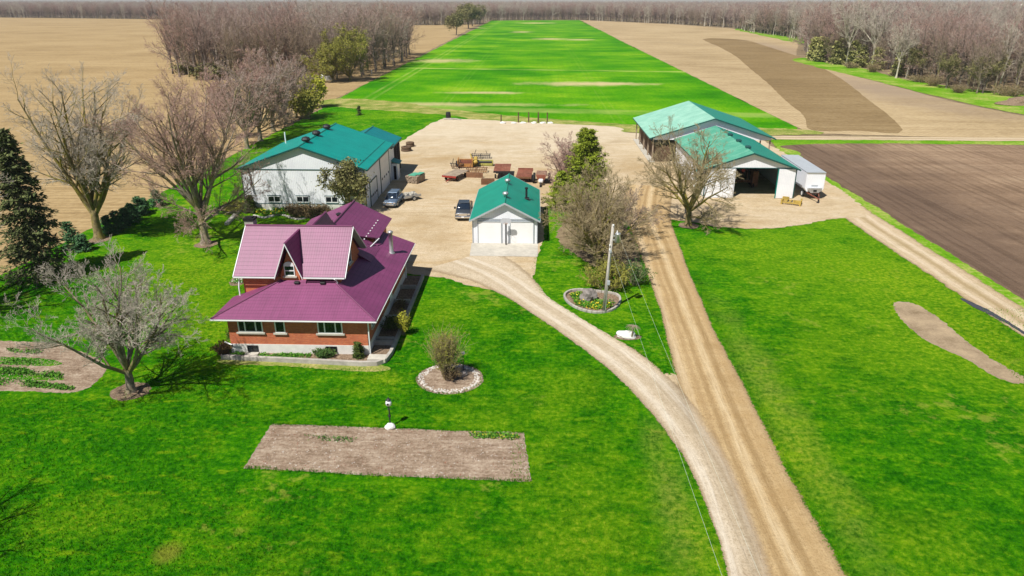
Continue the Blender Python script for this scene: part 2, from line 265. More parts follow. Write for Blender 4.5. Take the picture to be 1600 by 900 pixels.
# ---- buildings
def metal_roof(name, c, rib=0.23, faded=None, rough=0.42, tile=False, spec=0.45):
    m = Mat(name, rough, spec); uv = m.uv()
    n = m.noise(0.5, 5, 0.6, vec=uv); n2 = m.noise(1.0, 4, 0.7, vec=m.mapv(uv, scale=(2.5, 0.18, 1)))
    t = m.math('ADD', m.math('MULTIPLY', n, 0.5), m.math('MULTIPLY', n2, 0.5))
    c2 = faded or tuple(x * 1.18 for x in c)
    col = m.ramp(t, [(0.38, tuple(x * 0.84 for x in c)), (0.5, c), (0.66, c2)])
    if tile:
        w1 = m.wave(1.0 / 0.36 / 2 * 0.62, uv, 0, 0, 'Y', 'SAW', 0)
        w2 = m.wave(1.0 / 0.2 / 2 * 0.62, uv, 0, 0, 'X', 'SIN', 0)
        edge = m.ramp(w1, [(0.0, 0.55), (0.14, 0.0), (0.9, 0.0), (1.0, 0.4)])
        col = m.mix(edge, col, m.mix(1.0, col, (0.55, 0.5, 0.55), 'MULTIPLY'))
        m.bump(m.math('ADD', m.math('MULTIPLY', w1, 1.0), m.math('MULTIPLY', w2, 0.15)), 0.8, 0.05)
    else:
        w = m.wave(1.0 / rib / 2 * 0.31, uv, 0, 0, 'X', 'SIN', 0)
        rb = m.ramp(w, [(0.80, 0), (0.94, 1)])
        col = m.mix(m.math('MULTIPLY', rb, 0.22), col, m.mix(1.0, col, (0.55, 0.6, 0.6), 'MULTIPLY'))
        m.bump(rb, 0.7, 0.03)
    m.base(col); return m.m
M['purple'] = metal_roof('plum_metal_tile', (0.20, 0.042, 0.125), tile=True, rough=0.52, spec=0.6)
M['teal'] = metal_roof('teal_ribbed_steel', (0.0, 0.27, 0.225), rough=0.4)
M['teal_g'] = metal_roof('green_teal_ribbed_steel', (0.004, 0.25, 0.17), rough=0.42)
M['teal_old'] = metal_roof('weathered_green_steel', (0.09, 0.36, 0.24), faded=(0.24, 0.50, 0.36), rough=0.5)
M['teal_pale'] = metal_roof('faded_green_steel', (0.27, 0.55, 0.42), faded=(0.42, 0.66, 0.53), rough=0.5)
M['teal_blue'] = metal_roof('blue_teal_ribbed_steel', (0.0, 0.19, 0.20), rough=0.42)
def siding():
    m = Mat('white_ribbed_siding', 0.55, 0.35); p = m.sep(m.pos()); q = m.math('ADD', p[0], p[1])
    r = m.math('FRACT', m.math('DIVIDE', q, 0.23)); rb = m.ramp(r, [(0.0, 0), (0.06, 1), (0.14, 1), (0.2, 0)])
    n = m.noise(0.5, 5, 0.6); low = m.ramp(m.math('ADD', p[2], m.math('MULTIPLY', m.math('SUBTRACT', m.noise(1.3, 4), 0.5), 1.2)), [(0.0, 0.2), (0.7, 0)])
    c = m.ramp(n, [(0.35, (0.76, 0.78, 0.83)), (0.6, (0.84, 0.86, 0.90))]); c = m.mix(m.math('MULTIPLY', rb, 0.15), c, (0.45, 0.47, 0.52))
    c = m.mix(low, c, (0.52, 0.47, 0.40)); m.base(c); m.bump(rb, 0.6, 0.03); M['siding'] = m.m
    m = Mat('red_brick', 0.85, 0.2); p = m.sep(m.pos())
    cmb = m.n.new('ShaderNodeCombineXYZ'); m.L(m.math('ADD', p[0], p[1]), cmb.inputs[0]); m.L(p[2], cmb.inputs[1])
    k = m.n.new('ShaderNodeTexBrick'); m.L(cmb.outputs[0], k.inputs['Vector'])
    k.inputs['Scale'].default_value = 1.0; k.inputs['Brick Width'].default_value = 0.22; k.inputs['Row Height'].default_value = 0.075
    k.inputs['Mortar Size'].default_value = 0.008; k.inputs['Color1'].default_value = (0.56, 0.135, 0.04, 1); k.inputs['Color2'].default_value = (0.42, 0.075, 0.025, 1)
    k.inputs['Mortar'].default_value = (0.42, 0.27, 0.20, 1); k.inputs['Bias'].default_value = -0.1
    n = m.noise(1.2, 4); v = m.noise(1.0, 3, 0.7, vec=m.mapv(cmb.outputs[0], scale=(2.2, 11, 1)))
    c = m.mix(m.ramp(n, [(0.4, 0), (0.7, 0.35)]), k.outputs['Color'], (0.30, 0.07, 0.035))
    c = m.mix(m.ramp(v, [(0.55, 0), (0.66, 0.6)]), c, (0.60, 0.24, 0.11)); m.base(c)
    m.bump(k.outputs['Fac'], -0.4, 0.01); M['brick'] = m.m
siding()
M['white'] = simple('white_paint', (0.78, 0.79, 0.80), 0.5, 0.4, 0.07, 1.5)
M['white_panel'] = simple('white_door_panel', (0.80, 0.80, 0.80), 0.5, 0.4, 0.05, 0.7)
M['concrete'] = simple('pale_concrete', (0.47, 0.44, 0.38), 0.9, 0.2, 0.22, 1.6, bump=0.4)
M['whitewash'] = simple('whitewashed_foundation', (0.68, 0.66, 0.62), 0.9, 0.2, 0.14, 2.0)
M['curbstone'] = simple('weathered_curb', (0.40, 0.37, 0.33), 0.95, 0.2, 0.3, 2.5, bump=0.5)
M['dark'] = simple('dark_paint_and_shade', (0.018, 0.017, 0.018), 0.9, 0.1, 0.3)  # dark painted parts, and the painted shade of the barn bays
M['trim_dark'] = simple('dark_green_trim', (0.01, 0.07, 0.065), 0.5, 0.4, 0.2)
M['teal_trim'] = simple('teal_trim', (0.0, 0.20, 0.16), 0.45, 0.4, 0.15)
M['graytrim'] = simple('grey_soffit', (0.38, 0.41, 0.44), 0.6, 0.3, 0.1)
M['metal'] = simple('galvanised_metal', (0.50, 0.51, 0.52), 0.4, 0.5, 0.2, 4, 0.6)
M['black'] = simple('black_paint', (0.02, 0.02, 0.022), 0.5, 0.4, 0.2)
M['rubber'] = simple('tyre_rubber', (0.022, 0.022, 0.022), 0.9, 0.2, 0.3)
M['rust'] = simple('rusty_red_steel', (0.22, 0.08, 0.05), 0.85, 0.2, 0.45, 2.5, bump=0.3)
M['rust2'] = simple('brown_rusty_steel', (0.17, 0.085, 0.045), 0.9, 0.2, 0.4, 3, bump=0.3)
M['yellow'] = simple('chipped_yellow_paint', (0.44, 0.31, 0.07), 0.7, 0.3, 0.4, 4)
M['orange'] = simple('faded_orange_paint', (0.40, 0.19, 0.06), 0.75, 0.3, 0.4, 3)
M['lime'] = simple('yellow_green_paint', (0.36, 0.34, 0.09), 0.6, 0.3, 0.3, 3)
M['red'] = simple('red_paint', (0.30, 0.04, 0.03), 0.6, 0.3, 0.3, 3)
M['wood'] = simple('grey_weathered_wood', (0.34, 0.27, 0.20), 0.9, 0.15, 0.35, 4, bump=0.4)
M['wooddark'] = simple('dark_old_planks', (0.13, 0.085, 0.055), 0.9, 0.15, 0.45, 3, bump=0.4)
M['polewood'] = simple('utility_pole_wood', (0.42, 0.39, 0.35), 0.9, 0.15, 0.25, 5, bump=0.4)
M['stone'] = simple('pale_field_stone', (0.56, 0.52, 0.47), 0.9, 0.2, 0.3, 3, bump=0.6)
M['rock_white'] = simple('white_rock', (0.70, 0.69, 0.66), 0.9, 0.2, 0.25, 2.5, bump=0.6)
M['rock_grey'] = simple('grey_boulder', (0.27, 0.24, 0.22), 0.9, 0.2, 0.35, 2.5, bump=0.6)
m = Mat('window_glass', 0.06, 0.6); m.base((0.012, 0.018, 0.02)); M['glass'] = m.m
m = Mat('car_glass', 0.05, 0.6); m.base((0.012, 0.02, 0.035)); M['carglass'] = m.m
m = Mat('silver_blue_car_paint', 0.25, 0.6); m.base((0.17, 0.24, 0.34)); m.metal(0.5); M['suv'] = m.m
m = Mat('charcoal_truck_paint', 0.25, 0.6); m.base((0.07, 0.08, 0.095)); m.metal(0.4); M['truck'] = m.m
m = Mat('chrome', 0.15, 0.6); m.base((0.7, 0.7, 0.72)); m.metal(0.9); M['chrome'] = m.m
def bark(name, a, b, moss=None):
    m = Mat(name, 0.9, 0.15); n = m.noise(2.5, 4, 0.7); c = m.ramp(n, [(0.36, a), (0.62, b)])
    if moss: c = m.mix(m.ramp(m.noise(0.7, 4), [(0.45, 0), (0.62, 0.8)]), c, moss)
    v = m.rnd(); c = m.mix(m.math('MULTIPLY', v, 0.35), c, m.mix(1.0, c, (0.55, 0.55, 0.58), 'MULTIPLY'))
    m.base(c); m.bump(n, 0.5, 0.05); return m.m
M['bark_grey'] = bark('grey_bark', (0.16, 0.13, 0.10), (0.36, 0.31, 0.24), (0.22, 0.19, 0.06))
M['twig_grey'] = bark('pale_grey_twigs', (0.40, 0.35, 0.29), (0.62, 0.55, 0.46))
M['bark_moss'] = bark('mossy_bark', (0.14, 0.11, 0.06), (0.32, 0.26, 0.12), (0.28, 0.24, 0.03))
M['twig_brown'] = bark('brown_twigs', (0.26, 0.19, 0.15), (0.46, 0.36, 0.28))
M['twig_moss'] = bark('yellow_brown_twigs', (0.27, 0.21, 0.12), (0.48, 0.39, 0.23))
M['twig_red'] = bark('red_brown_twigs', (0.34, 0.21, 0.175), (0.54, 0.37, 0.31))
M['twig_wood'] = bark('mauve_grey_twigs', (0.34, 0.255, 0.22), (0.55, 0.43, 0.375))
M['bark_wood'] = bark('woodland_bark', (0.08, 0.06, 0.05), (0.26, 0.215, 0.18))
M['bark_pale'] = bark('pale_poplar_bark', (0.36, 0.32, 0.25), (0.60, 0.55, 0.45))
def leaf(name, a, b, c3=None, sc=1.2):
    m = Mat(name, 0.8, 0.15); n = m.noise(sc, 4, 0.7)
    c = m.ramp(n, [(0.36, a), (0.62, b)] + ([(0.72, c3)] if c3 else []))
    c = m.mix(m.math('MULTIPLY', m.rnd(), 0.25), c, m.mix(1.0, c, (0.7, 0.75, 0.6), 'MULTIPLY')); m.base(c); return m.m
M['spruce'] = leaf('spruce_needles', (0.06, 0.085, 0.03), (0.17, 0.19, 0.07))
M['bluespruce'] = leaf('young_spruce_needles', (0.03, 0.09, 0.04), (0.09, 0.2, 0.08))
M['cedar'] = leaf('cedar_foliage', (0.13, 0.18, 0.012), (0.29, 0.35, 0.03), (0.42, 0.46, 0.06))
M['cedar_far'] = leaf('woodland_cedar_foliage', (0.25, 0.26, 0.08), (0.50, 0.48, 0.18), sc=.3)
M['yew'] = leaf('yew_foliage', (0.03, 0.07, 0.012), (0.12, 0.15, 0.03), (0.2, 0.2, 0.04), 4)
M['juniper'] = leaf('juniper_foliage', (0.03, 0.08, 0.02), (0.12, 0.22, 0.05), None, 3)
M['bud'] = leaf('yellow_green_buds', (0.16, 0.17, 0.03), (0.34, 0.32, 0.06))
M['bud_olive'] = leaf('olive_buds', (0.13, 0.13, 0.05), (0.27, 0.25, 0.10))
M['golden'] = leaf('golden_foliage', (0.22, 0.24, 0.02), (0.48, 0.46, 0.05), None, 4)
M['herb'] = leaf('fresh_leaves', (0.03, 0.15, 0.01), (0.14, 0.34, 0.03), (0.3, 0.42, 0.06), 4)
M['flower'] = simple('yellow_flowers', (0.75, 0.60, 0.04), 0.7, 0.2, 0.2, 5)
M['flower_white'] = simple('white_flowers', (0.8, 0.76, 0.7), 0.7, 0.2, 0.1, 5)
M['brownleaf'] = leaf('brown_old_leaves', (0.10, 0.07, 0.04), (0.25, 0.18, 0.09), (0.2, 0.22, 0.06), 3)
M['redleaf'] = leaf('dull_red_leaves', (0.09, 0.06, 0.03), (0.2, 0.12, 0.05), (0.1, 0.15, 0.03), 4)

# ------------------------------------------------------------------ object helpers
OFF = {}
def tag(o, label=None, cat=None, group=None, kind=None):
    if label: o['label'] = label
    if cat: o['category'] = cat
    if group: o['group'] = group
    if kind: o['kind'] = kind
    return o
def root(name, loc, label, cat, group=None, rz=0.0, local=False):
    o = bpy.data.objects.new(name, None); COL.objects.link(o); o.location = loc; o.rotation_euler = (0, 0, rz)
    o.empty_display_size = 0.3; tag(o, label, cat, group); OFF[o.name] = Vector((0, 0, 0)) if local else Vector(loc); return o
class MB:
    def __init__(s): s.v = []; s.f = []; s.uv = []; s.mi = []
    def face(s, pts, uv=None, mi=0):
        b = len(s.v); s.v += [tuple(p) for p in pts]; s.f.append(tuple(range(b, b + len(pts)))); s.uv.append(uv); s.mi.append(mi)
    def mesh(s, vs, fs, mi=0):
        b = len(s.v); s.v += [tuple(p) for p in vs]
        for f in fs: s.f.append(tuple(b + i for i in f)); s.uv.append(None); s.mi.append(mi)
        return s
    def box(s, x0, x1, y0, y1, z0, z1, mi=0):
        vs = [(x, y, z) for z in (z0, z1) for y in (y0, y1) for x in (x0, x1)]
        return s.mesh(vs, [(0, 2, 3, 1), (4, 5, 7, 6), (0, 1, 5, 4), (2, 6, 7, 3), (0, 4, 6, 2), (1, 3, 7, 5)], mi)
    def rbox(s, c, d, rz=0.0, rx=0.0, bev=0.0, mi=0):
        """box round a centre, turned, with chamfered vertical and top edges"""
        hx, hy, hz = d[0] / 2, d[1] / 2, d[2] / 2; b = min(bev, hx * .8, hy * .8, hz * .8)
        R = Matrix.Rotation(rz, 3, 'Z') @ Matrix.Rotation(rx, 3, 'X')
        if b <= 0:
            vs = [(x, y, z) for z in (-hz, hz) for y in (-hy, hy) for x in (-hx, hx)]; fs = [(0, 2, 3, 1), (4, 5, 7, 6), (0, 1, 5, 4), (2, 6, 7, 3), (0, 4, 6, 2), (1, 3, 7, 5)]
        else:
            def ring(ix, iy, z): return [(-hx + b * ix + (0), -hy + b * iy, z)]
            def oct_(e, z):
                x, y = hx - e, hy - e; k = b
                return [(-x + k, -y, z), (x - k, -y, z), (x, -y + k, z), (x, y - k, z), (x - k, y, z), (-x + k, y, z), (-x, y - k, z), (-x, -y + k, z)]
            rs = [oct_(b * .6, -hz), oct_(0, -hz + b), oct_(0, hz - b), oct_(b * .6, hz)]
            vs = [p for r in rs for p in r]; fs = [tuple(reversed(range(8))), tuple(range(24, 32))]
            for k in range(3):
                for i in range(8): j = (i + 1) % 8; fs.append((k * 8 + i, k * 8 + j, k * 8 + 8 + j, k * 8 + 8 + i))
        c = Vector(c); return s.mesh([c + R @ Vector(p) for p in vs], fs, mi)
    def tube(s, p0, p1, r0, r1=None, n=8, cap=True, mi=0):
        p0 = Vector(p0); p1 = Vector(p1); r1 = r0 if r1 is None else r1; d = (p1 - p0).normalized()
        u = d.orthogonal().normalized(); w = d.cross(u); vs = []
        for p, r in ((p0, r0), (p1, r1)):
            vs += [p + (u * math.cos(6.28318 * i / n) + w * math.sin(6.28318 * i / n)) * r for i in range(n)]
        fs = [(i, (i + 1) % n, n + (i + 1) % n, n + i) for i in range(n)]
        if cap: fs += [tuple(reversed(range(n))), tuple(range(n, 2 * n))]
        return s.mesh(vs, fs, mi)
    def lathe(s, c, prof, n=16, axis='Z', mi=0):
        c = Vector(c); vs = []
        for r, z in prof:
            for i in range(n):
                a = 6.28318 * i / n; p = (r * math.cos(a), r * math.sin(a), z)
                if axis == 'X': p = (z, p[0], p[1])
                if axis == 'Y': p = (p[0], z, p[1])
                vs.append(c + Vector(p))
        fs = [(k * n + i, k * n + (i + 1) % n, (k + 1) * n + (i + 1) % n, (k + 1) * n + i) for k in range(len(prof) - 1) for i in range(n)]
        fs += [tuple(reversed(range(n))), tuple(range((len(prof) - 1) * n, len(prof) * n))]
        return s.mesh(vs, fs, mi)
    def prism(s, poly, y0, y1, plane='XZ', mi=0):
        """polygon in a vertical plane pushed along the third axis"""
        n = len(poly)
        def P(a, b, t): return (a, t, b) if plane == 'XZ' else ((t, a, b) if plane == 'YZ' else (a, b, t))
        vs = [P(a, b, y0) for a, b in poly] + [P(a, b, y1) for a, b in poly]
        fs = [tuple(range(n)), tuple(reversed(range(n, 2 * n)))] + [(i, n + i, n + (i + 1) % n, (i + 1) % n) for i in range(n)]
        return s.mesh(vs, fs, mi)
    def slab(s, pts, t=0.1, mi=0):
        """roof sheet: flat polygon with thickness below; uv in metres, v up the slope"""
        P = [Vector(p) for p in pts]; n = Vector((0, 0, 0))
        for i in range(len(P)): n += P[i].cross(P[(i + 1) % len(P)])
        n.normalize()
        if n.z < 0: P.reverse(); n = -n
        u = Vector((0, 0, 1)).cross(n)
        u = Vector((1, 0, 0)) if u.length < 1e-4 else u.normalized(); w = n.cross(u)
        s.face(P, [(p.dot(u), p.dot(w)) for p in P], mi)
        Q = [p - n * t for p in P]; s.face(list(reversed(Q)), None, mi)
        for i in range(len(P)): j = (i + 1) % len(P); s.face([P[i], Q[i], Q[j], P[j]], None, mi)
        return s
    def build(s, name, mat, parent=None, smooth=False, label=None):
        me = bpy.data.meshes.new(name); off = Vector((0, 0, 0))
        if parent is not None:
            p = parent
            while p.parent is not None: p = p.parent
            off = OFF.get(p.name, off)
        me.from_pydata([(v[0] - off.x, v[1] - off.y, v[2] - off.z) for v in s.v], [], s.f)
        mats = mat if isinstance(mat, (list, tuple)) else [mat]
        for m_ in mats: me.materials.append(m_)
        if any(s.mi): me.polygons.foreach_set('material_index', s.mi)
        if any(u is not None for u in s.uv):
            lay = me.uv_layers.new(name='UVMap'); d = []
            for f, u in zip(s.f, s.uv): d += [c for p in (u or [(0, 0)] * len(f)) for c in p]
            lay.data.foreach_set('uv', d)
        if smooth: me.polygons.foreach_set('use_smooth', [True] * len(me.polygons))
        me.update(); o = bpy.data.objects.new(name, me); COL.objects.link(o)
        if parent is not None: o.parent = parent
        if label: o['label'] = label
        return o
def np_mesh(name, V, Fq, mats, mi=None, smooth=False, uv=None):
    """fast mesh from numpy arrays: V (n,3), Fq (m,k) with k = 3 or 4"""
    me = bpy.data.meshes.new(name); k = Fq.shape[1]
    me.vertices.add(len(V)); me.vertices.foreach_set('co', V.astype(np.float32).ravel())
    me.loops.add(Fq.size); me.loops.foreach_set('vertex_index', Fq.astype(np.int32).ravel())
    me.polygons.add(len(Fq)); me.polygons.foreach_set('loop_start', np.arange(0, Fq.size, k, dtype=np.int32))
    me.polygons.foreach_set('loop_total', np.full(len(Fq), k, dtype=np.int32))
    for m_ in mats: me.materials.append(m_)
    if mi is not None: me.polygons.foreach_set('material_index', mi.astype(np.int32))
    if smooth: me.polygons.foreach_set('use_smooth', np.ones(len(Fq), dtype=bool))
    me.update(calc_edges=True); return me
def link(name, me, parent=None, loc=None, rz=0.0, sc=1.0):
    o = bpy.data.objects.new(name, me); COL.objects.link(o)
    if parent is not None: o.parent = parent
    if loc is not None: o.location = loc
    o.rotation_euler = (0, 0, rz); o.scale = (sc, sc, sc) if isinstance(sc, (int, float)) else sc
    return o
def copy_tree(o, parent=None):
    c = o.copy(); COL.objects.link(c); c.parent = parent
    for ch in [q for q in bpy.data.objects if q.parent == o]: copy_tree(ch, c)
    return c

# ------------------------------------------------------------------ ground sheets
def spline(pts, step, closed=True, sharp=False):
    P = np.array(pts, dtype=float)[:, :2]; n = len(P); out = []
    rng = range(n if closed else n - 1)
    for i in rng:
        p1, p2 = P[i], P[(i + 1) % n]
        if closed: p0, p3 = P[i - 1], P[(i + 2) % n]
        else: p0 = P[max(i - 1, 0)]; p3 = P[min(i + 2, n - 1)]
        L = np.linalg.norm(p2 - p1); d = math.hypot(*((p1 + p2) / 2)); st = step * max(1.0, d / 50.0)
        k = max(1, int(L / st)); k = min(k, 500)
        for j in range(k):
            t = j / k
            if sharp: out.append(p1 + (p2 - p1) * t)
            else: out.append(0.5 * ((2 * p1) + (-p0 + p2) * t + (2 * p0 - 5 * p1 + 4 * p2 - p3) * t * t + (-p0 + 3 * p1 - 3 * p2 + p3) * t ** 3))
    if not closed: out.append(P[-1])
    return np.array(out)
def ragged(n, amp, rng):
    """1-D rough noise"""
    out = np.zeros(n); 
    for oct_, a in ((60, 0.6), (17, 0.3), (3, 0.22), (1, 0.5)):
        k = max(2, n // oct_ + 2); out += a * np.interp(np.linspace(0, k - 1, n), np.arange(k), rng.uniform(-1, 1, k))
    return out * amp
def sheet(name, pts, mat, z, amp=0.12, step=0.16, sharp=False, kind='structure', seed=1, label=None, cat=None):
    rng = np.random.default_rng(seed); P = spline(pts, step, True, sharp); n = len(P)
    T = np.roll(P, -1, 0) - np.roll(P, 1, 0); T /= np.linalg.norm(T, axis=1)[:, None] + 1e-9
    Nn = np.stack([T[:, 1], -T[:, 0]], 1); d = np.linalg.norm(P, axis=1)
    P = P + Nn * (ragged(n, 1.0, rng) * amp * np.maximum(1, d / 60))[:, None]
    V = [(p[0], p[1], z) for p in P]
    tris = tessellate_polygon([[Vector(v) for v in V]])
    me = bpy.data.meshes.new(name); me.from_pydata(V, [], [tuple(t) for t in tris])
    me.materials.append(mat); me.update()
    bm_flip = sum(p.normal.z for p in me.polygons) < 0
    if bm_flip: me.flip_normals()
    o = bpy.data.objects.new(name, me); COL.objects.link(o); tag(o, label, cat, None, kind); return o
def strip(name, center, width, mat, z, amp=0.12, step=0.2, seed=1, widths=None):
    rng = np.random.default_rng(seed); C = spline(center, step, False); n = len(C)
    T = np.gradient(C, axis=0); T /= np.linalg.norm(T, axis=1)[:, None]; Nn = np.stack([T[:, 1], -T[:, 0]], 1)
    w = np.full(n, width / 2) if widths is None else np.interp(np.linspace(0, 1, n), np.linspace(0, 1, len(widths)), widths) / 2
    sc = np.maximum(1, np.linalg.norm(C, axis=1) / 60) * amp
    l = -w + ragged(n, 1, rng) * sc; r = w + ragged(n, 1, rng) * sc
    s_ = np.concatenate([[0], np.cumsum(np.linalg.norm(np.diff(C, axis=0), axis=1))])
    A = C + Nn * l[:, None]; B = C + Nn * r[:, None]; mb = MB()
    V = [(a[0], a[1], z) for a in A] + [(b[0], b[1], z) for b in B]
    me = bpy.data.meshes.new(name); fs = [(i + 1, i, n + i, n + i + 1) for i in range(n - 1)]; me.from_pydata(V, [], fs)
    lay = me.uv_layers.new(name='UVMap'); U = [(l[i], s_[i]) for i in range(n)] + [(r[i], s_[i]) for i in range(n)]
    lay.data.foreach_set('uv', [c for f in fs for i in f for c in U[i]]); me.materials.append(mat); me.update()
    at = me.attributes.new('side', 'FLOAT', 'POINT'); at.data.foreach_set('value', [-1.0] * n + [1.0] * n)
    if me.polygons[0].normal.z < 0: me.flip_normals()
    o = bpy.data.objects.new(name, me); COL.objects.link(o); tag(o, None, None, None, 'structure'); return o

# ------------------------------------------------------------------ trees
def nrm(a): return a / (np.linalg.norm(a, axis=-1, keepdims=True) + 1e-9)
def poly_grow(rng, start, dirs, length, r0, K, wob, trop, taper=0.35, rmin=0.01):
    """many branches at once: polylines (N,K+1,3) and radii (N,K+1)"""
    N = len(start); pts = np.zeros((N, K + 1, 3)); pts[:, 0] = start; d = dirs.copy()
    for k in range(K):
        d = nrm(d + rng.normal(0, wob, (N, 3)) + np.array([0, 0, trop]))
        pts[:, k + 1] = pts[:, k] + d * (length / K)[:, None]
    t = np.linspace(0, 1, K + 1)[None]
    rad = np.maximum(r0[:, None] * (1 - (1 - taper) * t), rmin)
    return pts, rad
def spawn(rng, pts, rad, length, M_, ang, ratio, t0=0.25, rr=0.6, t1=1.0, shape=0.5, rmin=0.01):
    N, K1, _ = pts.shape; K = K1 - 1
    base = (np.arange(M_)[None] + rng.uniform(0, 1, (N, M_))) / M_; t = t0 + (t1 - t0) * base
    f = np.clip(t * K, 0, K - 1e-3); i = f.astype(int); fr = (f - i)[..., None]; ar = np.arange(N)[:, None]
    a = pts[ar, i]; b = pts[ar, i + 1]; st = a + (b - a) * fr; tan = nrm(b - a)
    r = rad[ar, i] * (1 - fr[..., 0]) + rad[ar, i + 1] * fr[..., 0]
    rv = rng.normal(0, 1, (N, M_, 3)); per = nrm(rv - (rv * tan).sum(-1, keepdims=True) * tan)
    an = np.radians(ang[0] + (ang[1] - ang[0]) * rng.uniform(0, 1, (N, M_)))[..., None]
    d = tan * np.cos(an) + per * np.sin(an)
    L = length[:, None] * ratio * (1 - shape * (t - t0)) * rng.uniform(0.65, 1.2, (N, M_))
    return st.reshape(-1, 3), nrm(d.reshape(-1, 3)), L.ravel(), np.maximum((r * rr).ravel(), rmin)
def tubes(pts, rad, n):
    N, K1, _ = pts.shape; d = nrm(pts[:, -1] - pts[:, 0])
    ref = np.where(np.abs(d[:, 2:3]) < 0.9, np.array([[0, 0, 1.0]]), np.array([[1.0, 0, 0]]))
    u = nrm(np.cross(d, ref)); w = np.cross(d, u); a = np.arange(n) * 2 * np.pi / n
    ring = u[:, None, :] * np.cos(a)[None, :, None] + w[:, None, :] * np.sin(a)[None, :, None]
    V = pts[:, :, None, :] + ring[:, None] * rad[:, :, None, None]; V = V.reshape(-1, 3)
    b = (np.arange(N) * K1 * n)[:, None, None]; k = (np.arange(K1 - 1) * n)[None, :, None]; i = np.arange(n)[None, None]; j = (i + 1) % n
    Fq = np.stack([b + k + i, b + k + j, b + k + n + j, b + k + n + i], -1).reshape(-1, 4); return V, Fq
def join(parts):
    Vs, Fs, o = [], [], 0
    for V, Fq in parts: Vs.append(V); Fs.append(Fq + o); o += len(V)
    return np.concatenate(Vs), np.concatenate(Fs)
def leaves(rng, P, size, jit=0.5, flat=0.0):
    """small randomly turned leaf quads round the points P"""
    n = len(P); c = P + rng.normal(0, jit, (n, 3)); a = nrm(rng.normal(0, 1, (n, 3))); a[:, 2] *= (1 - flat)
    b = nrm(np.cross(a, rng.normal(0, 1, (n, 3)))); s = (size * rng.uniform(0.6, 1.4, n))[:, None]
    V = np.stack([c - a * s - b * s * .6, c + a * s - b * s * .5, c + a * s * .8 + b * s * .6, c - a * s * .9 + b * s * .5], 1).reshape(-1, 3)
    return V, np.arange(4 * n).reshape(-1, 4)
def bare_tree(seed, H=10, trunk_h=2.0, trunk_r=0.28, limbs=7, ang=(20, 50), counts=(8, 7, 5), ratio=(0.55, 0.5, 0.5, 0.5), limb_len=None, trop=0.06,
              wob=0.12, rmin=0.012, lean=(0, 0), bud=0, bud_size=0.05, low=0, K=(6, 5, 4, 3, 2), shape=0.5, t0=0.2, side=6):
    """returns (trunk V,F) (twigs V,F) (bud V,F or None): trunk and main limbs, then ever finer forking"""
    rng = np.random.default_rng(seed)
    tp, tr = poly_grow(rng, np.array([[0, 0, -0.1]]), nrm(np.array([[lean[0], lean[1], 1.0]])), np.array([trunk_h]), np.array([trunk_r * 1.15]), 5, 0.03, 0.0, 0.72)
    tr[0, 0] *= 1.5
    LL = limb_len or (H - trunk_h) / 1.0
    az = np.arange(limbs) * 2 * np.pi / limbs + rng.uniform(-0.35, 0.35, limbs); an = np.radians(rng.uniform(ang[0], ang[1], limbs)); an[0] *= 0.25
    d = np.stack([np.cos(az) * np.sin(an), np.sin(az) * np.sin(an), np.cos(an)], 1)
    zt = rng.uniform(0.72, 1.0, limbs); zt[0] = 1.0
    f = zt * 5; i = np.clip(f.astype(int), 0, 4); st = tp[0, i] + (tp[0, i + 1] - tp[0, i]) * (f - i)[:, None]
    L = LL * rng.uniform(0.75, 1.05, limbs)
    if low:
        azl = rng.uniform(0, 6.28, low); al = np.radians(rng.uniform(60, 85, low)); d = np.concatenate([d, np.stack([np.cos(azl) * np.sin(al), np.sin(azl) * np.sin(al), np.cos(al)], 1)])
        f = rng.uniform(0.5, 0.9, low) * 5; i = f.astype(int); st = np.concatenate([st, tp[0, i] + (tp[0, i + 1] - tp[0, i]) * (f - i)[:, None]]); L = np.concatenate([L, LL * rng.uniform(.45, .65, low)])
    r = trunk_r * 0.62 * (L / L.max()) ** 0.8
    lp, lr = poly_grow(rng, st, d, L, r, K[0], wob * 0.7, trop, 0.22)
    P, R, LEN = lp, lr, L; thick = [tubes(tp, tr, 10), tubes(lp, lr, side)]; fine = []; tips = []
    for lv, c in enumerate(counts):
        s, dd, ll, rr = spawn(rng, P, R, LEN, c, (25, 55), ratio[min(lv, 3)], t0, 0.62, 1.0, shape, rmin)
        kk = K[min(lv + 1, len(K) - 1)]
        P, R = poly_grow(rng, s, dd, ll, rr, kk, wob, trop, 0.3, rmin); LEN = ll
        (thick if lv == 0 and len(counts) > 2 else fine).append(tubes(P, R, 4 if lv < 1 else 3))
        if bud and lv == len(counts) - 1: tips = P[:, -1]
    b = None
    if bud: b = leaves(rng, np.repeat(tips, bud, 0), bud_size, bud_size * 2.5)
    return join(thick), join(fine), b
def tree_objs(name, loc, data, mb, mt, label, cat='tree', group=None, ml=None, rz=0, sc=1.0, crown='crown'):
    r = root(name, (loc[0], loc[1], 0), label, cat, group, rz, True); r.scale = (sc, sc, sc)
    link('trunk', np_mesh('trunk', *data[0], [mb], smooth=True), r)
    if data[2] is not None:
        V, Fq = join([data[1], data[2]]); mi = np.zeros(len(Fq)); mi[len(data[1][1]):] = 1
        link(crown, np_mesh(crown, V, Fq, [mt, ml], mi), r)
    else: link(crown, np_mesh(crown, *data[1], [mt]), r)
    return r
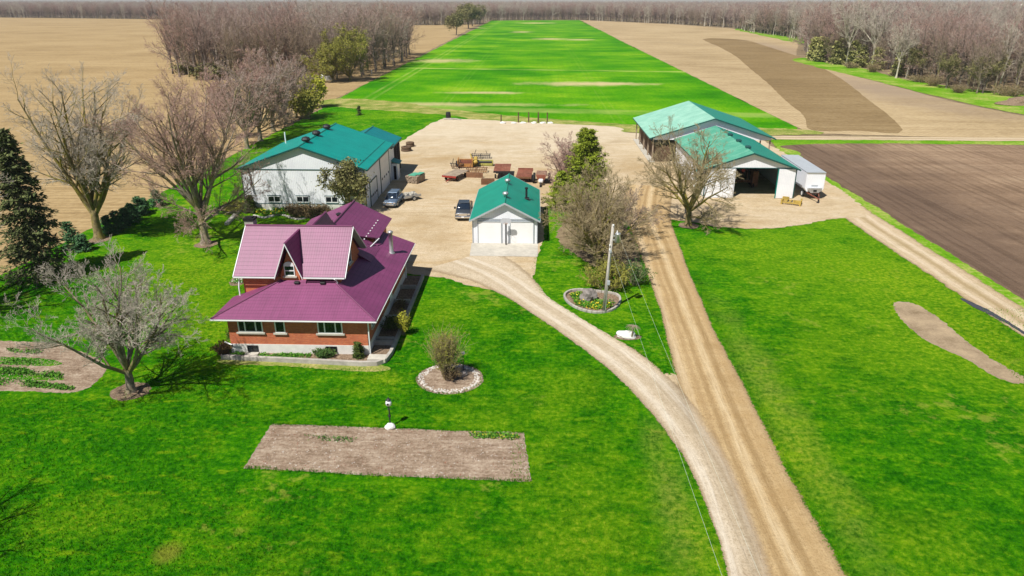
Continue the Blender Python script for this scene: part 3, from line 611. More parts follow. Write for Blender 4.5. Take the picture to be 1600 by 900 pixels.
def conifer(seed, H, R, tiers, per, dens, leaf_s, trunk_r, droop=-0.25, low=0.08, power=0.85, K=4):
    """trunk plus whorls of drooping boughs carrying needle sprays"""
    rng = np.random.default_rng(seed)
    tp, tr = poly_grow(rng, np.array([[0, 0, -0.1]]), np.array([[0, 0, 1.0]]), np.array([H]), np.array([trunk_r]), 6, 0.008, 0, 0.1)
    N = tiers * per; z = np.repeat(low + (0.985 - low) * (np.arange(tiers) / tiers) ** 0.95, per) * H + rng.uniform(-.5, .5, N) * H / tiers
    az = rng.uniform(0, 6.283, N); L = R * (1 - z / H * 0.97) ** power * rng.uniform(0.55, 1.12, N) + 0.12
    d = nrm(np.stack([np.cos(az), np.sin(az), np.full(N, 0.05)], 1)); st = np.stack([np.zeros(N), np.zeros(N), z], 1)
    bp, br = poly_grow(rng, st, d, L, np.full(N, trunk_r * 0.22), K, 0.08, droop / K, 0.2)
    m = dens; t = rng.uniform(0.12, 1.0, (N, m)) ** 0.7; f = np.clip(t * K, 0, K - 1e-3); i = f.astype(int); ar = np.arange(N)[:, None]
    P = bp[ar, i] + (bp[ar, i + 1] - bp[ar, i]) * (f - i)[..., None]
    wid = (L[:, None] * 0.16 * (1.15 - t) + leaf_s)[..., None]; P = P + rng.normal(0, 1, P.shape) * wid * np.array([1, 1, 0.45])
    n = N * m; c = P.reshape(-1, 3); out = nrm(np.repeat(d, m, 0) + rng.normal(0, .45, (n, 3)) + np.array([0, 0, -0.25]))
    b = nrm(np.cross(out, rng.normal(0, .35, (n, 3)) + np.array([0, 0, 1.0]))); s = (leaf_s * rng.uniform(.6, 1.5, n))[:, None]
    V = np.stack([c - out * s - b * s * .35, c - out * s * .2 + b * s * .55, c + out * s * 1.3, c - out * s * .1 - b * s * .55], 1).reshape(-1, 3)
    return join([tubes(tp, tr, 8), tubes(bp, br, 4)]), (V, np.arange(4 * n).reshape(-1, 4))
def bush(seed, rx, ry, H, stems, leafn, leaf_s, taper=1.0, up=0.6, lift=0.0):
    """many stems from the ground, leaves through the volume"""
    rng = np.random.default_rng(seed)
    az = rng.uniform(0, 6.283, stems); q = rng.uniform(0, 1, stems) ** 0.6
    st = np.stack([np.cos(az) * rx * .25 * q, np.sin(az) * ry * .25 * q, np.full(stems, -0.05)], 1)
    tip = np.stack([np.cos(az) * rx * q, np.sin(az) * ry * q, H * (1 - 0.55 * q * taper) * rng.uniform(.7, 1.05, stems)], 1)
    L = np.linalg.norm(tip - st, axis=1); d = nrm(nrm(tip - st) + np.array([0, 0, up * .3]))
    P, R = poly_grow(rng, st, d, L, 0.012 + 0.006 * L, 5, 0.1, -0.02, 0.3, 0.006)
    s, dd, ll, rr = spawn(rng, P, R, L, 5, (20, 55), 0.4, 0.3, 0.6, rmin=0.006); Q, S = poly_grow(rng, s, dd, ll, rr, 3, 0.15, 0.03, 0.4, 0.005)
    fine = join([tubes(P, R, 4), tubes(Q, S, 3)]); b = None
    if leafn:
        A = np.concatenate([Q.reshape(-1, 3), P[:, 2:].reshape(-1, 3)]); A = A[rng.integers(0, len(A), leafn)]; b = leaves(rng, A, leaf_s, leaf_s * 1.6); b[0][:, 2] = np.maximum(b[0][:, 2], 0.02)
    return fine, b
def bush_objs(name, loc, data, mt, ml, label, cat, group=None, z=0.0):
    r = root(name, (loc[0], loc[1], z), label, cat, group, 0, True)
    link('stems', np_mesh('stems', *data[0], [mt]), r)
    if data[1] is not None: link('foliage', np_mesh('foliage', *data[1], [ml]), r)
    return r
def rock_mesh(seed, sx, sy, sz, n=2, rough=0.22):
    import bmesh
    bm = bmesh.new(); bmesh.ops.create_icosphere(bm, subdivisions=n, radius=1.0); rng = random.Random(seed)
    ph = [rng.uniform(0, 6) for _ in range(9)]
    for v in bm.verts:
        c = v.co.copy(); k = 1 + rough * (math.sin(3 * c.x + ph[0]) * math.sin(2.6 * c.y + ph[1]) + .6 * math.sin(5 * c.z + ph[2] + 3 * c.x) + .5 * rng.uniform(-1, 1) * .6)
        v.co = Vector((c.x * sx * k, c.y * sy * k, max(c.z, -0.45) * sz * k))
    me = bpy.data.meshes.new('rock'); bm.to_mesh(me); bm.free(); return me
def rocks(mb, seed, pts, s0, s1, mi=0):
    """stones set along points, one edging"""
    rng = random.Random(seed)
    for p in pts:
        me = rock_mesh(rng.random() * 1e6, rng.uniform(s0, s1), rng.uniform(s0, s1), rng.uniform(s0, s1) * .7, 1)
        z = p[2] if len(p) > 2 else 0.03; a = rng.uniform(0, 6.28); ca, sa = math.cos(a), math.sin(a)
        mb.mesh([(p[0] + v.co.x * ca - v.co.y * sa, p[1] + v.co.x * sa + v.co.y * ca, z + v.co.z) for v in me.vertices], [tuple(f.vertices) for f in me.polygons], mi)
        bpy.data.meshes.remove(me)

# ------------------------------------------------------------------ the ground, its fields, roads and yard
def px(*ps): return [G(a, b) for a, b in ps]
sheet('ground', [(-5000, -300), (5000, -300), (5000, 8000), (-5000, 8000)], M['litter'], -0.05, 0, 4000, True)
sheet('lawn', [(-54.2, 61), (-54.5, 120), (-55.5, 196), (-16, 178), (-10, 164), (20, 150), (44, 140), (49, 128), (46, 90), (42, 60), (50, -20), (-90, -20), (-90, 50), (-70, 58), (-62, 60.5)], M['lawn'], 0.0, 0.25, 0.4, True, seed=3)
sheet('bare_field', [(-54.2, 61), (-62, 60.5), (-76, 57), (-200, 40), (-1500, 300), (-1500, 1190), (-900, 1190), (-300, 1000), G(600, 40), G(700, 39), (-64, 860), (-57.5, 320), (-55.8, 190), (-54.4, 100)], M['left_field'], 0.006, 0.25, 0.5, True, seed=4)
sheet('wheat_field', [(-56, 196), (-57.5, 320), (-60, 1030), G(905, 31.5), (58.5, 500), (57.5, 158.5), (54, 150), (20, 155), (-16, 172)], M['wheat'], 0.010, 0.12, 0.4, True, seed=5)
sheet('harvested_field', [(57.8, 152), (58.7, 500), G(906, 31.5), G(1050, 38), G(1150, 45), G(1215, 57), G(1248, 64), G(1245, 92), G(1290, 103), G(1340, 120), G(1400, 135), G(1480, 157), G(1600, 182), G(1800, 212), (330, 146), (120, 146), (90, 147)], M['tan_field'], 0.010, 0.15, 0.5, True, seed=6)
sheet('worked_strip', px((1098, 61), (1125, 60), (1165, 63), (1200, 73), (1258, 92), (1310, 120), (1350, 150), (1410, 203), (1340, 204), (1268, 203), (1255, 180), (1225, 155), (1200, 130), (1170, 105), (1150, 88), (1125, 74)), M['dark_band'], 0.016, 0.07, 0.6, seed=7)
sheet('green_margin', px((1238, 92), (1260, 90), (1290, 98), (1345, 106), (1400, 121), (1450, 130), (1520, 140), (1600, 148), (1900, 190), (1900, 232), (1720, 203), (1600, 180), (1520, 164), (1400, 135), (1320, 115), (1270, 103)), M['gverge'], 0.034, 0.35, 0.6, seed=10)
sheet('green_margin', px((1150, 45), (1200, 50), (1255, 60), (1256, 68), (1200, 57), (1150, 47)), M['gverge'], 0.034, 0.4, 0.8, seed=11)
sheet('pale_verge', [(-55, 190), (-56.5, 204), (-40, 200), (-20, 183), (20, 163), (56, 156), (56, 150), (20, 152), (-14, 165), (-18, 173)], M['verge'], 0.016, 0.5, 0.4, seed=12)
sheet('plowed_field', [(47.5, 138), (52, 142.5), (400, 142.5), (400, 50), (60, 30), (42.8, 30), (44, 60), (45.6, 100), (46, 128)], M['plowed'], 0.012, 0.15, 0.4, True, seed=13)
sheet('green_margin', [(43.6, 20), (45.9, 20), (45.9, 60), (46.2, 90), (46.5, 115), (48.5, 130), (53, 139.5), (120, 140), (400, 140.2), (400, 143.6), (120, 143.6), (52, 144.2), (47.0, 140.5), (44.6, 118), (43.8, 60)], M['gverge'], 0.018, 0.28, 0.35, seed=14)
strip('field_track', [(42.7, -20), (42.7, 30), (42.7, 60), (42.4, 90), (42.9, 120), (43.0, 140)], 4.0, M['track'], 0.022, 0.2, 0.2, 15, [3.2, 3.2, 3.2, 3.8, 5.0, 5])
strip('field_track', [(30, 146.8), (60, 146.3), (120, 145.8), (400, 146)], 4.2, M['track'], 0.026, 0.25, 0.4, 16)
yard = [(-22.4, 86), (-22.4, 107), (-22.4, 116), (-25.5, 130), (-26.6, 137), (-25.6, 144.5), (-21.9, 167), (-15, 167.5), (-10, 166.5), (0, 163), (18, 158), (20, 151), (40, 149.5), (45, 148), (45.5, 118), (44.2, 92), (38.6, 88.5), (32, 84.8), (27, 83.6), (23, 84.3), (19.5, 86.4), (16.6, 86.9), (15.2, 84), (12.5, 84), (9.2, 88), (6.5, 92.5), (3.0, 93.5), (1.3, 90), (1.3, 80), (0.6, 72), (0.0, 66.5), (-3, 63), (-6.1, 64.1), (-8.6, 66.0), (-10.7, 66.7), (-12.7, 67.4), (-15, 71), (-20, 78)]
sheet('gravel_yard', yard, M['yard'], 0.030, 0.3, 0.25, seed=17)
ROADC = [(17.7, 105), (15.5, 94.2), (14.55, 85.2), (14.28, 76.5), (13.86, 67.5), (13.62, 59.4), (13.2, 49.4), (13.0, 42), (12.75, 35.5), (12.8, 27), (13, 10), (13, -25)]
ROADW = [8, 5.9, 4.7, 4.4, 5.1, 5.5, 5.8, 5.8, 5.7, 4.7, 5.5, 5.5]
strip('farm_road', ROADC, 4.6, M['road'], 0.036, 0.06, 0.14, 18, ROADW)
sheet('gravel_yard', px((1034, 592), (1050, 584), (1075, 604), (1100, 660), (1140, 760), (1195, 905), (1160, 905), (1118, 760), (1080, 690), (1050, 635)), M['yard'], 0.033, 0.02, 0.14, seed=48)
drv = [G(720, 405), G(775, 428), G(840, 472), G(900, 511), G(965, 557), G(1012, 597), G(1055, 645), G(1095, 700), G(1128, 765), G(1160, 850), G(1178, 915)]
strip('driveway', drv, 3.6, M['drive'], 0.042, 0.07, 0.14, 19, [10.5, 6.7, 4.2, 4.0, 3.9, 3.9, 3.8, 3.4, 3.0, 2.6, 2.4])
isl = px((852, 338), (858, 362), (850, 385), (840, 402), (836, 425), (842, 448), (860, 468), (905, 496), (960, 529), (1005, 555), (1044, 585), (1047, 580), (1036, 545), (1022, 500), (1008, 450), (998, 410), (990, 375), (975, 345), (940, 335), (895, 328))
sheet('lawn', isl, M['lawn'], 0.048, 0.13, 0.14, seed=20)
sheet('leaf_litter', px((872, 372), (905, 400), (935, 420), (975, 432), (998, 440), (1000, 400), (990, 370), (960, 345), (900, 335)), M['litter'], 0.053, 0.35, 0.14, seed=21)
sheet('dirt_patch', px((1395, 476), (1420, 472), (1448, 485), (1475, 503), (1505, 530), (1545, 560), (1600, 590), (1590, 598), (1555, 587), (1510, 560), (1465, 540), (1432, 520), (1408, 497)), M['earth'], 0.006, 0.25, 0.14, seed=22)
sheet('puddle', px((1502, 466), (1540, 482), (1572, 500), (1610, 524), (1650, 552), (1640, 556), (1597, 521), (1550, 494), (1515, 476)), M['water'], 0.030, 0.12, 0.14, seed=23)
sheet('garden_plot', px((425, 662), (560, 667), (690, 672), (818, 676), (830, 753), (600, 744), (381, 732)), M['soil'], 0.008, 0.10, 0.12, True, seed=24)
sheet('vegetable_plot', px((-60, 538), (75, 537), (110, 545), (150, 560), (165, 575), (150, 597), (118, 612), (60, 612), (-60, 600)), M['soil'], 0.008, 0.16, 0.12, seed=25)
sheet('dry_grass_patch', px((346, 560), (420, 562), (520, 567), (596, 571), (606, 578), (560, 580), (450, 573), (350, 569)), M['verge'], 0.012, 0.12, 0.12, seed=26)
sheet('concrete_pad', [(-7.1, 77.0), (0.55, 77.0), (0.5, 72.5), (-6.95, 72.6)], M['concrete'], 0.055, 0.02, 0.3, True, seed=27)
for i, (a, b) in enumerate([(205, 611), (322, 382), (155, 374), (1075, 353)]):
    c = G(a, b); sheet('mulch_ring', [(c[0] + (1.25 if i else 1.4) * math.cos(t), c[1] + 1.3 * math.sin(t)) for t in np.linspace(0, 6.28, 12, endpoint=False)], M['mulch'], 0.057 if i == 3 else 0.014, 0.15, 0.14, seed=30 + i)

# ------------------------------------------------------------------ farmhouse
def house():
    R = root('farmhouse', (-18, 57, 0), 'red brick farmhouse under a plum metal tile roof with two steep gables', 'house')
    XL, XR, YF, YB = -23.7, -12.8, 48.9, 66.2
    MB().box(XL - .03, XR + .03, YF - .03, YB + .03, 0, .97).box(-23.63, -15.5, 52.6, 66.0, 0, .94).build('foundation', M['whitewash'], R)
    b = MB()
    b.box(XL, XR, YF, 52.59, .97, 3.35); b.box(-15.65, XR, 52.59, YB, .97, 3.35)
    z0 = 5.15
    b.prism([(52.6, .97), (59.2, .97), (59.2, z0), (55.9, 8.25), (52.6, z0)], -23.6, -15.6, 'YZ')
    b.prism([(-20.4, z0 - .2), (-18.85, z0 - .2), (-18.85, z0 + .25), (-19.57, 7.6), (-20.4, z0 + .25)], 52.5, 55.5)
    b.prism([(-20.0, z0 - .2), (-17.6, z0 - .2), (-17.6, z0 + .25), (-18.8, 7.7), (-20.0, z0 + .25)], 56.9, 60.6)
    b.prism([(-21.7, .97), (-15.2, .97), (-15.2, 4.62), (-18.4, 6.45), (-21.7, 4.85)], 59.2, 69.2)
    wall = b.build('brick_wall', M['brick'], R)
    e = 3.38; s = .37
    r = MB()
    r.slab([(-24.65, 48.25, e), (-11.9, 48.25, e), (-16.25, 52.6, e + s * 4.35), (-20.3, 52.6, e + s * 4.35)], .1)
    r.slab([(-24.65, 48.25, e), (-20.3, 52.6, e + s * 4.35), (-23.3, 52.6, e + s * 1.35), (-24.65, 52.6, e)], .1)
    r.slab([(-11.9, 48.25, e), (-11.9, 66.9, e), (-16.25, 66.9, e + s * 4.35), (-16.25, 52.6, e + s * 4.35)], .1)
    low = r.build('low_roof', M['purple'], R)
    for (p, q) in (((-24.65, 48.25, e), (-20.3, 52.6, e + s * 4.35)), ((-11.9, 48.25, e), (-16.25, 52.6, e + s * 4.35))):
        MB().tube((p[0], p[1], p[2] + .02), (q[0], q[1], q[2] + .02), .07, n=6).build('hip_cap', M['purple'], low)
    g = MB(); g.box(-24.7, -11.85, 48.17, 48.25, e - .12, e - .04); g.box(-11.9, -11.84, 48.2, 66.9, e - .11, e - .05); g.box(-24.70, -24.64, 48.2, 52.6, e - .16, e - .08)
    g.box(-24.55, XR, 48.27, 48.93, e - .17, e - .13); g.box(-12.83, -11.95, 48.3, 66.8, e - .17, e - .13); g.build('gutter', M['white'], R)
    # steep upper roof, its front gable and its rear gable
    u = MB(); ez = 5.42; rz = 8.5; fy, by, my = 52.1, 59.7, 55.9
    k = (rz - ez) / (my - fy); pk = 8.33; yr = my - (rz - pk) / k     # where the gable ridge meets the front slope
    gx0, gx1, gm = -20.72, -18.45, -19.55
    u.slab([(-24.1, fy, ez), (gx0, fy, ez), (gm, yr, pk), (gm, my, rz), (-24.1, my, rz)], .12)
    u.slab([(gx1, fy, ez), (-15.1, fy, ez), (-15.1, my, rz), (gm, my, rz), (gm, yr, pk)], .12)
    u.slab([(-24.1, by, ez), (-24.1, my, rz), (gm, my, rz), (gm, 2 * my - yr, pk), (gx0, by, ez)], .12)
    u.slab([(gx1, by, ez), (gm, 2 * my - yr, pk), (gm, my, rz), (-15.1, my, rz), (-15.1, by, ez)], .12)
    up = u.build('upper_roof', M['purple'], R)
    for yy, yy2, nm in ((51.95, yr, 'gable_roof'), (61.0, my + .3, 'gable_roof')):
        d = MB(); fyy = fy if yy < my else by
        if yy > my: gx0, gx1, gm = -20.4, -17.2, -18.8
        d.slab([(gx0, yy, ez), (gx0, fyy, ez), (gm, yy2, pk + .01), (gm, yy, pk + .01)], .1); d.slab([(gx1, yy, ez), (gx1, fyy, ez), (gm, yy2, pk + .01), (gm, yy, pk + .01)], .1)
        d.build(nm, M['purple'], R)
    gx0, gx1, gm = -20.72, -18.45, -19.55
    MB().tube((-24.1, my, rz + .02), (-15.1, my, rz + .02), .09, n=8).build('ridge_cap', M['purple'], up)
    # white verge boards
    t = MB()
    def board(a, b_, w=.10, th=.03):
        a = Vector(a); b_ = Vector(b_); up_ = Vector((0, 0, -w)); dd = (b_ - a).normalized(); n_ = dd.cross(Vector((0, 0, 1))).normalized() * th
        vs = [a - n_, a + n_, a + n_ + up_, a - n_ + up_, b_ - n_, b_ + n_, b_ + n_ + up_, b_ - n_ + up_]
        t.mesh(vs, [(0, 1, 2, 3), (7, 6, 5, 4), (0, 4, 5, 1), (1, 5, 6, 2), (2, 6, 7, 3), (3, 7, 4, 0)])
    for xx in (-24.16, -15.04):
        board((xx, fy, ez - .02), (xx, my, rz - .02)); board((xx, by, ez - .02), (xx, my, rz - .02))
    board((gx0, 51.9, ez), (gm, 51.9, pk), .2); board((gx1, 51.9, ez), (gm, 51.9, pk), .2)
    t.box(-24.1, gx0 + .02, fy - .1, fy - .01, ez - .13, ez - .04); t.box(gx1 - .02, -15.1, fy - .1, fy - .01, ez - .13, ez - .04)
    t.build('verge_board', M['white'], R)
    for pts in ([(-15.55, fy + .05, ez - .16), (-15.1, fy + .05, ez - .16), (-15.1, my, rz - .16), (-15.55, my, rz - .16)], [(-15.55, by, ez - .16), (-15.1, by, ez - .16), (-15.1, my, rz - .16), (-15.55, my, rz - .16)],
                [(gx0 + .05, 52.0, ez - .06), (gx0 + .05, 52.48, ez - .06), (gm, 52.48, pk - .14), (gm, 52.0, pk - .14)], [(gx1 - .05, 52.0, ez - .06), (gx1 - .05, 52.48, ez - .06), (gm, 52.48, pk - .14), (gm, 52.0, pk - .14)]):
        MB().slab(pts, .02).build('soffit', M['graytrim'], R)
    # rear wing roof
    w = MB(); rx, rzz = -18.4, 6.95
    w.slab([(rx, 58.9, rzz), (-14.7, 58.9 + 4.6, 5.0), (-14.7, 70.0, 5.0), (rx, 69.6, rzz)], .12)
    w.slab([(rx, 58.5, rzz), (-14.95, 59.5, 4.55), (-14.95, 63.5, 4.55), (-14.7, 63.52, 5.0)], .05) if False else None
    w.slab([(rx, 58.6, rzz), (-14.45, 58.6, 4.35), (-14.45, 62.6, 4.35), (rx, 62.6, rzz)], .1)
    w.slab([(rx, 59.2, rzz), (-23.3, 59.2, 4.75), (-23.3, 70.4, 4.75), (rx, 69.6, rzz)], .12)
    wr = w.build('rear_roof', M['purple'], R)
    MB().tube((rx, 59.3, rzz + .02), (rx, 69.6, rzz + .02), .09, n=8).build('ridge_cap', M['purple'], wr)
    for i in range(9): MB().rbox((-15.6, 60.6 + i * .85, 5.55), (.12, .1, .09), bev=.02).build('snow_guard', M['white'], wr)
    for xx, yy in ((-18.75, 64.9), (-18.95, 62.4)): MB().lathe((xx, yy, 6.65), [(.22, 0), (.22, .22), (.3, .24), (.3, .32), (.12, .4)], 12).build('roof_vent', M['black'], wr)
    for xx in (-19.0, -16.9): MB().rbox((xx, 52.1, 4.93), (.42, .3, .16), bev=.03).build('roof_vent', M['black'], low)
    # chimneys
    c = MB(); c.box(-24.3, -23.55, 56.1, 56.9, 5.2, 8.85); ch = c.build('chimney', M['curbstone'], R)
    MB().box(-24.38, -23.47, 56.02, 56.98, 8.86, 9.02).box(-24.2, -23.65, 56.2, 56.8, 9.02, 9.1).build('chimney_cap', M['dark'], ch)
    c = MB(); c.lathe((-13.36, 62.4, 3.8), [(.34, 0), (.3, .12), (.19, .3), (.19, 2.05), (.25, 2.06), (.25, 2.22), (.1, 2.3)], 16); c.build('stove_pipe', M['metal'], R, True)
    # windows: frame, glass, sill
    def window(x0, x1, z0_, z1, y=48.9, mull=(), sill=True, fm='white', fw=.09, arch=False):
        f = MB(); yo = y - .06
        f.box(x0, x1, yo, y + .02, z1 - fw, z1); f.box(x0, x1, yo, y + .02, z0_, z0_ + fw); f.box(x0, x0 + fw, yo, y + .02, z0_ + fw, z1 - fw); f.box(x1 - fw, x1, yo, y + .02, z0_ + fw, z1 - fw)
        for m_ in mull: f.box(m_ - fw * .55, m_ + fw * .55, yo, y + .02, z0_ + fw, z1 - fw)
        if arch:
            n = 8; mid = (x0 + x1) / 2; hw = (x1 - x0) / 2; f.prism([(x0, z1 + .002), (x1, z1 + .002)] + [(mid + hw * math.cos(a), z1 + .002 + .32 * math.sin(a)) for a in np.linspace(0.12, math.pi - .12, n)], yo, y + .02)
            f.box(x0 + fw, x1 - fw, yo + .01, y + .02, (z0_ + z1) / 2 - .04, (z0_ + z1) / 2 + .04)
        fo = f.build('window', M[fm], R)
        MB().box(x0 + fw * .5, x1 - fw * .5, y - .025, y + .01, z0_ + fw * .5, z1 - fw * .5).build('glass', M['glass'], fo)
        if sill: MB().box(x0 - .14, x1 + .14, y - .15, y, z0_ - .13, z0_ - .005).build('sill', M['concrete'], fo)
    window(-22.9, -20.95, 2.02, 3.17, mull=(-22.35, -21.5)); window(-20.0, -19.2, 2.0, 3.17); window(-16.65, -14.7, 2.0, 3.17, mull=(-16.1, -15.25))
    for x0 in (-22.4, -16.15): window(x0, x0 + .85, .33, .86, 48.87, (x0 + .42,), False, 'dark', .045)
    window(-20.05, -19.2, 5.35, 6.25, 52.5, (), True, 'white', .07, True)
    # side windows, right wall (x = -12.8) and upper right gable (x = -15.6)
    def side_window(y0, y1, z0_, z1, x, nm='window'):
        f = MB(); f.box(x - .02, x + .06, y0, y1, z1 - .09, z1); f.box(x - .02, x + .06, y0, y1, z0_, z0_ + .09); f.box(x - .02, x + .06, y0, y0 + .09, z0_ + .09, z1 - .09); f.box(x - .02, x + .06, y1 - .09, y1, z0_ + .09, z1 - .09)
        fo = f.build(nm, M['white'], R); MB().box(x - .01, x + .025, y0 + .05, y1 - .05, z0_ + .05, z1 - .05).build('glass', M['glass'], fo)
        MB().box(x, x + .16, y0 - .12, y1 + .12, z0_ - .13, z0_ - .005).build('sill', M['concrete'], fo)
    for y0, y1 in ((50.2, 51.6), (54.5, 56.3), (60.8, 62.0), (64.0, 65.2)): side_window(y0, y1, 1.9, 3.0, -12.8)
    side_window(53.6, 54.3, 5.05, 6.0, -15.6); side_window(55.4, 56.3, 5.3, 6.9, -15.6)
    f = MB(); f.box(-12.82, -12.74, 57.6, 58.6, 1.0, 3.0); dd = f.build('door', M['white'], R); MB().box(-12.76, -12.72, 57.75, 58.45, 2.0, 2.8).build('glass', M['glass'], dd)
    # dark windows in the rear wing above the low roof
    for y0 in (64.0, 65.3): side_window(y0, y0 + .9, 4.15, 4.78, -15.2)
    for p in [[(-12.65, 48.75, 3.3), (-12.65, 48.78, .25), (-12.5, 48.45, .1)], [(-12.7, 65.4, 3.3), (-12.7, 65.4, .2)], [(-23.75, 52.3, 5.25), (-23.85, 52.2, 4.4), (-23.85, 52.2, 3.35)], [(-15.9, 52.0, 5.3), (-15.75, 52.2, 5.0), (-15.75, 52.2, 4.7)], [(-24.3, 49.2, .95), (-23.6, 48.7, 1.0), (-23.0, 48.7, .95)], [(-14.7, 63.5, 4.95), (-15.3, 60.8, 4.68)]]:
        dp = MB()
        for a, b_ in zip(p, p[1:]): dp.tube(a, b_, .055, n=8)
        dp.build('downspout', M['white'], R)
    return R
house()
# planter round the house
def planter():
    R = root('planter_curb', (-18, 47.9, 0), 'low concrete curb holding the planting bed along the front and right of the farmhouse', 'curb')
    P = [(-24.6, 49.6), (-24.2, 48.15), (-18, 47.75), (-13.0, 47.4), (-11.9, 47.5), (-11.35, 48.0), (-11.15, 49.2), (-11.1, 60), (-11.1, 66)]
    b = MB(); n = len(P); L = []; Rr = []
    for i in range(n):
        a = Vector(P[max(i - 1, 0)]); c = Vector(P[min(i + 1, n - 1)]); d = (c - a).normalized(); nn = Vector((-d.y, d.x)) * .13; L.append(Vector(P[i]) + nn); Rr.append(Vector(P[i]) - nn)
    vs = [(p.x, p.y, z) for z in (0, .36) for q in (L, Rr) for p in q]; fs = []
    for i in range(n - 1):
        fs += [(2 * n + i, 2 * n + i + 1, 3 * n + i + 1, 3 * n + i), (i, i + 1, 2 * n + i + 1, 2 * n + i), (n + i, 3 * n + i, 3 * n + i + 1, n + i + 1)]
    fs += [(0, 2 * n, 3 * n, n), (n - 1, 2 * n - 1, 4 * n - 1, 3 * n - 1)]
    b.mesh(vs, fs); b.build('curb', M['curbstone'], R)
    b = MB(); V = [tuple((p.x, p.y, .2)) for p in L[1:]] + [(-12.78, 66, .2), (-12.78, 48.9, .2), (-23.7, 48.9, .2), (-24.4, 48.9, .2)]
    b.face(V); b.build('planting_bed', M['mulch'], R)
    s = MB(); s.box(-22.5, -21.5, 47.95, 48.86, .1, .3); s.box(-12.7, -11.3, 47.75, 48.6, .1, .38); s.build('stone_slab', M['concrete'], R)
    s = MB()
    for y in (50.5, 51.2, 55.5, 59.0, 62.5): s.box(-12.75, -11.25, y, y + .28, .1, .52)
    s.build('retaining_step', M['curbstone'], R)
planter()

# ------------------------------------------------------------------ garage
def gable_building(R, x0, x1, y0, y1, eave, peak, oh, ohy, roofmats, wallmat='siding', trim='trim_dark', peakx=None, thick=.1, parts=('wall', 'roof')):
    """solid gabled body; returns wall and roof"""
    mx = (x0 + x1) / 2 if peakx is None else peakx; sl = (peak - eave) / (mx - x0); sr = (peak - eave) / (x1 - mx)
    b = MB(); b.prism([(x0, 0), (x1, 0), (x1, eave - .02), (mx, peak - thick - .02), (x0, eave - .02)], y0, y1); w = b.build('wall', M[wallmat], R)
    r = MB(); yf, yb = y0 - ohy, y1 + ohy
    r.slab([(x0 - oh, yf, eave - oh * sl), (mx, yf, peak), (mx, yb, peak), (x0 - oh, yb, eave - oh * sl)], thick, 0)
    r.slab([(x1 + oh, yf, eave - oh * sr), (mx, yf, peak), (mx, yb, peak), (x1 + oh, yb, eave - oh * sr)], thick, 1)
    ro = r.build('roof', [M[q] for q in roofmats], R)
    t = MB()
    for yy in (yf - .035, yb + .035):
        for xa, s_, sg in ((x0 - oh, sl, 1), (x1 + oh, sr, -1)):
            pts = [(xa, eave - oh * s_ + .01), (mx, peak + .01), (mx, peak - .2), (xa, eave - oh * s_ - .19)]
            t.prism(pts, yy - .03, yy + .03)
    for xa, s_ in ((x0 - oh, sl), (x1 + oh, sr)): t.box(xa - .05, xa + .05, yf, yb, eave - oh * s_ - .2, eave - oh * s_ - .02)
    t.build('roof_trim', M[trim], ro)
    t2 = MB(); t2.tube((mx, yf, peak + .02), (mx, yb, peak + .02), .09, n=6); t2.build('ridge_cap', M[roofmats[0]], ro)
    return w, ro
def garage():
    R = root('garage', (-3.27, 83.5, 0), 'white two door garage with a green gabled roof in the middle of the yard', 'garage')
    w, ro = gable_building(R, -6.98, .45, 77, 90.4, 3.02, 4.95, .3, .42, ('teal_g', 'teal_g'), trim='graytrim')
    for x0 in (-6.3, -2.62):
        fr = MB(); fr.box(x0 - .1, x0, 76.9, 77, 0, 2.72); fr.box(x0 + 2.6, x0 + 2.7, 76.9, 77, 0, 2.72); fr.box(x0 - .1, x0 + 2.7, 76.88, 77, 2.62, 2.74)
        f = fr.build('door_frame', M['graytrim'], R)
        d = MB()
        for k in range(4): d.rbox((x0 + 1.3, 76.97, .06 + .32 + k * .635), (2.58, .08, .632), bev=.006)
        d.build('garage_door', M['white_panel'], R)
    t = MB(); t.box(-6.98, .45, 76.93, 76.995, 2.86, 2.98)
    for x in (-7.0, .39): t.box(x, x + .08, 76.93, 77.01, 0, 2.86)
    t.box(-7.0, .47, 76.96, 77.0, 0, .05); t.build('wall_trim', M['graytrim'], R)
    for y in (79.2, 85.6):
        v = MB(); v.lathe((-3.27, y, 4.9), [(.2, 0), (.2, .25), (.3, .3), (.36, .45), (.3, .6), (.08, .68)], 14); v.build('roof_vent', M['metal'], ro, True)
    v = MB(); v.lathe((-.9, 83.0, 3.6), [(.3, 0), (.28, .15), (.13, .2), (.13, 1.35), (.2, 1.36), (.2, 1.5), (.08, 1.56)], 12); v.rbox((-.9, 83.0, 3.78), (.7, .8, .1), bev=.02); v.build('stove_pipe', M['black'], ro)
    B = root('basketball_hoop', (-3.1, 76.0, 0), 'fan shaped white basketball backboard on a dark pole between the two garage doors', 'basketball hoop')
    p = MB(); p.tube((-3.12, 76.5, 0), (-3.12, 76.5, 2.9), .09, n=8); p.tube((-3.12, 76.5, 2.75), (-3.12, 76.08, 2.9), .05, n=6); p.build('pole', M['black'], B)
    k = MB(); pts = [(-3.62, 2.72), (-2.62, 2.72), (-2.5, 2.95), (-2.56, 3.2), (-2.75, 3.34), (-3.48, 3.34), (-3.67, 3.2), (-3.73, 2.95)]; k.prism(pts, 76.0, 76.05); bb = k.build('backboard', simple('backboard_paint', (.50, .52, .56), .5, .4, .1), B)
    h = MB(); n = 14
    for i in range(n):
        a, c = 6.283 * i / n, 6.283 * (i + 1) / n; h.tube((-3.12 + .23 * math.cos(a), 75.72 + .23 * math.sin(a), 2.8), (-3.12 + .23 * math.cos(c), 75.72 + .23 * math.sin(c), 2.8), .015, n=5)
    h.build('rim', M['orange'], B)
garage()

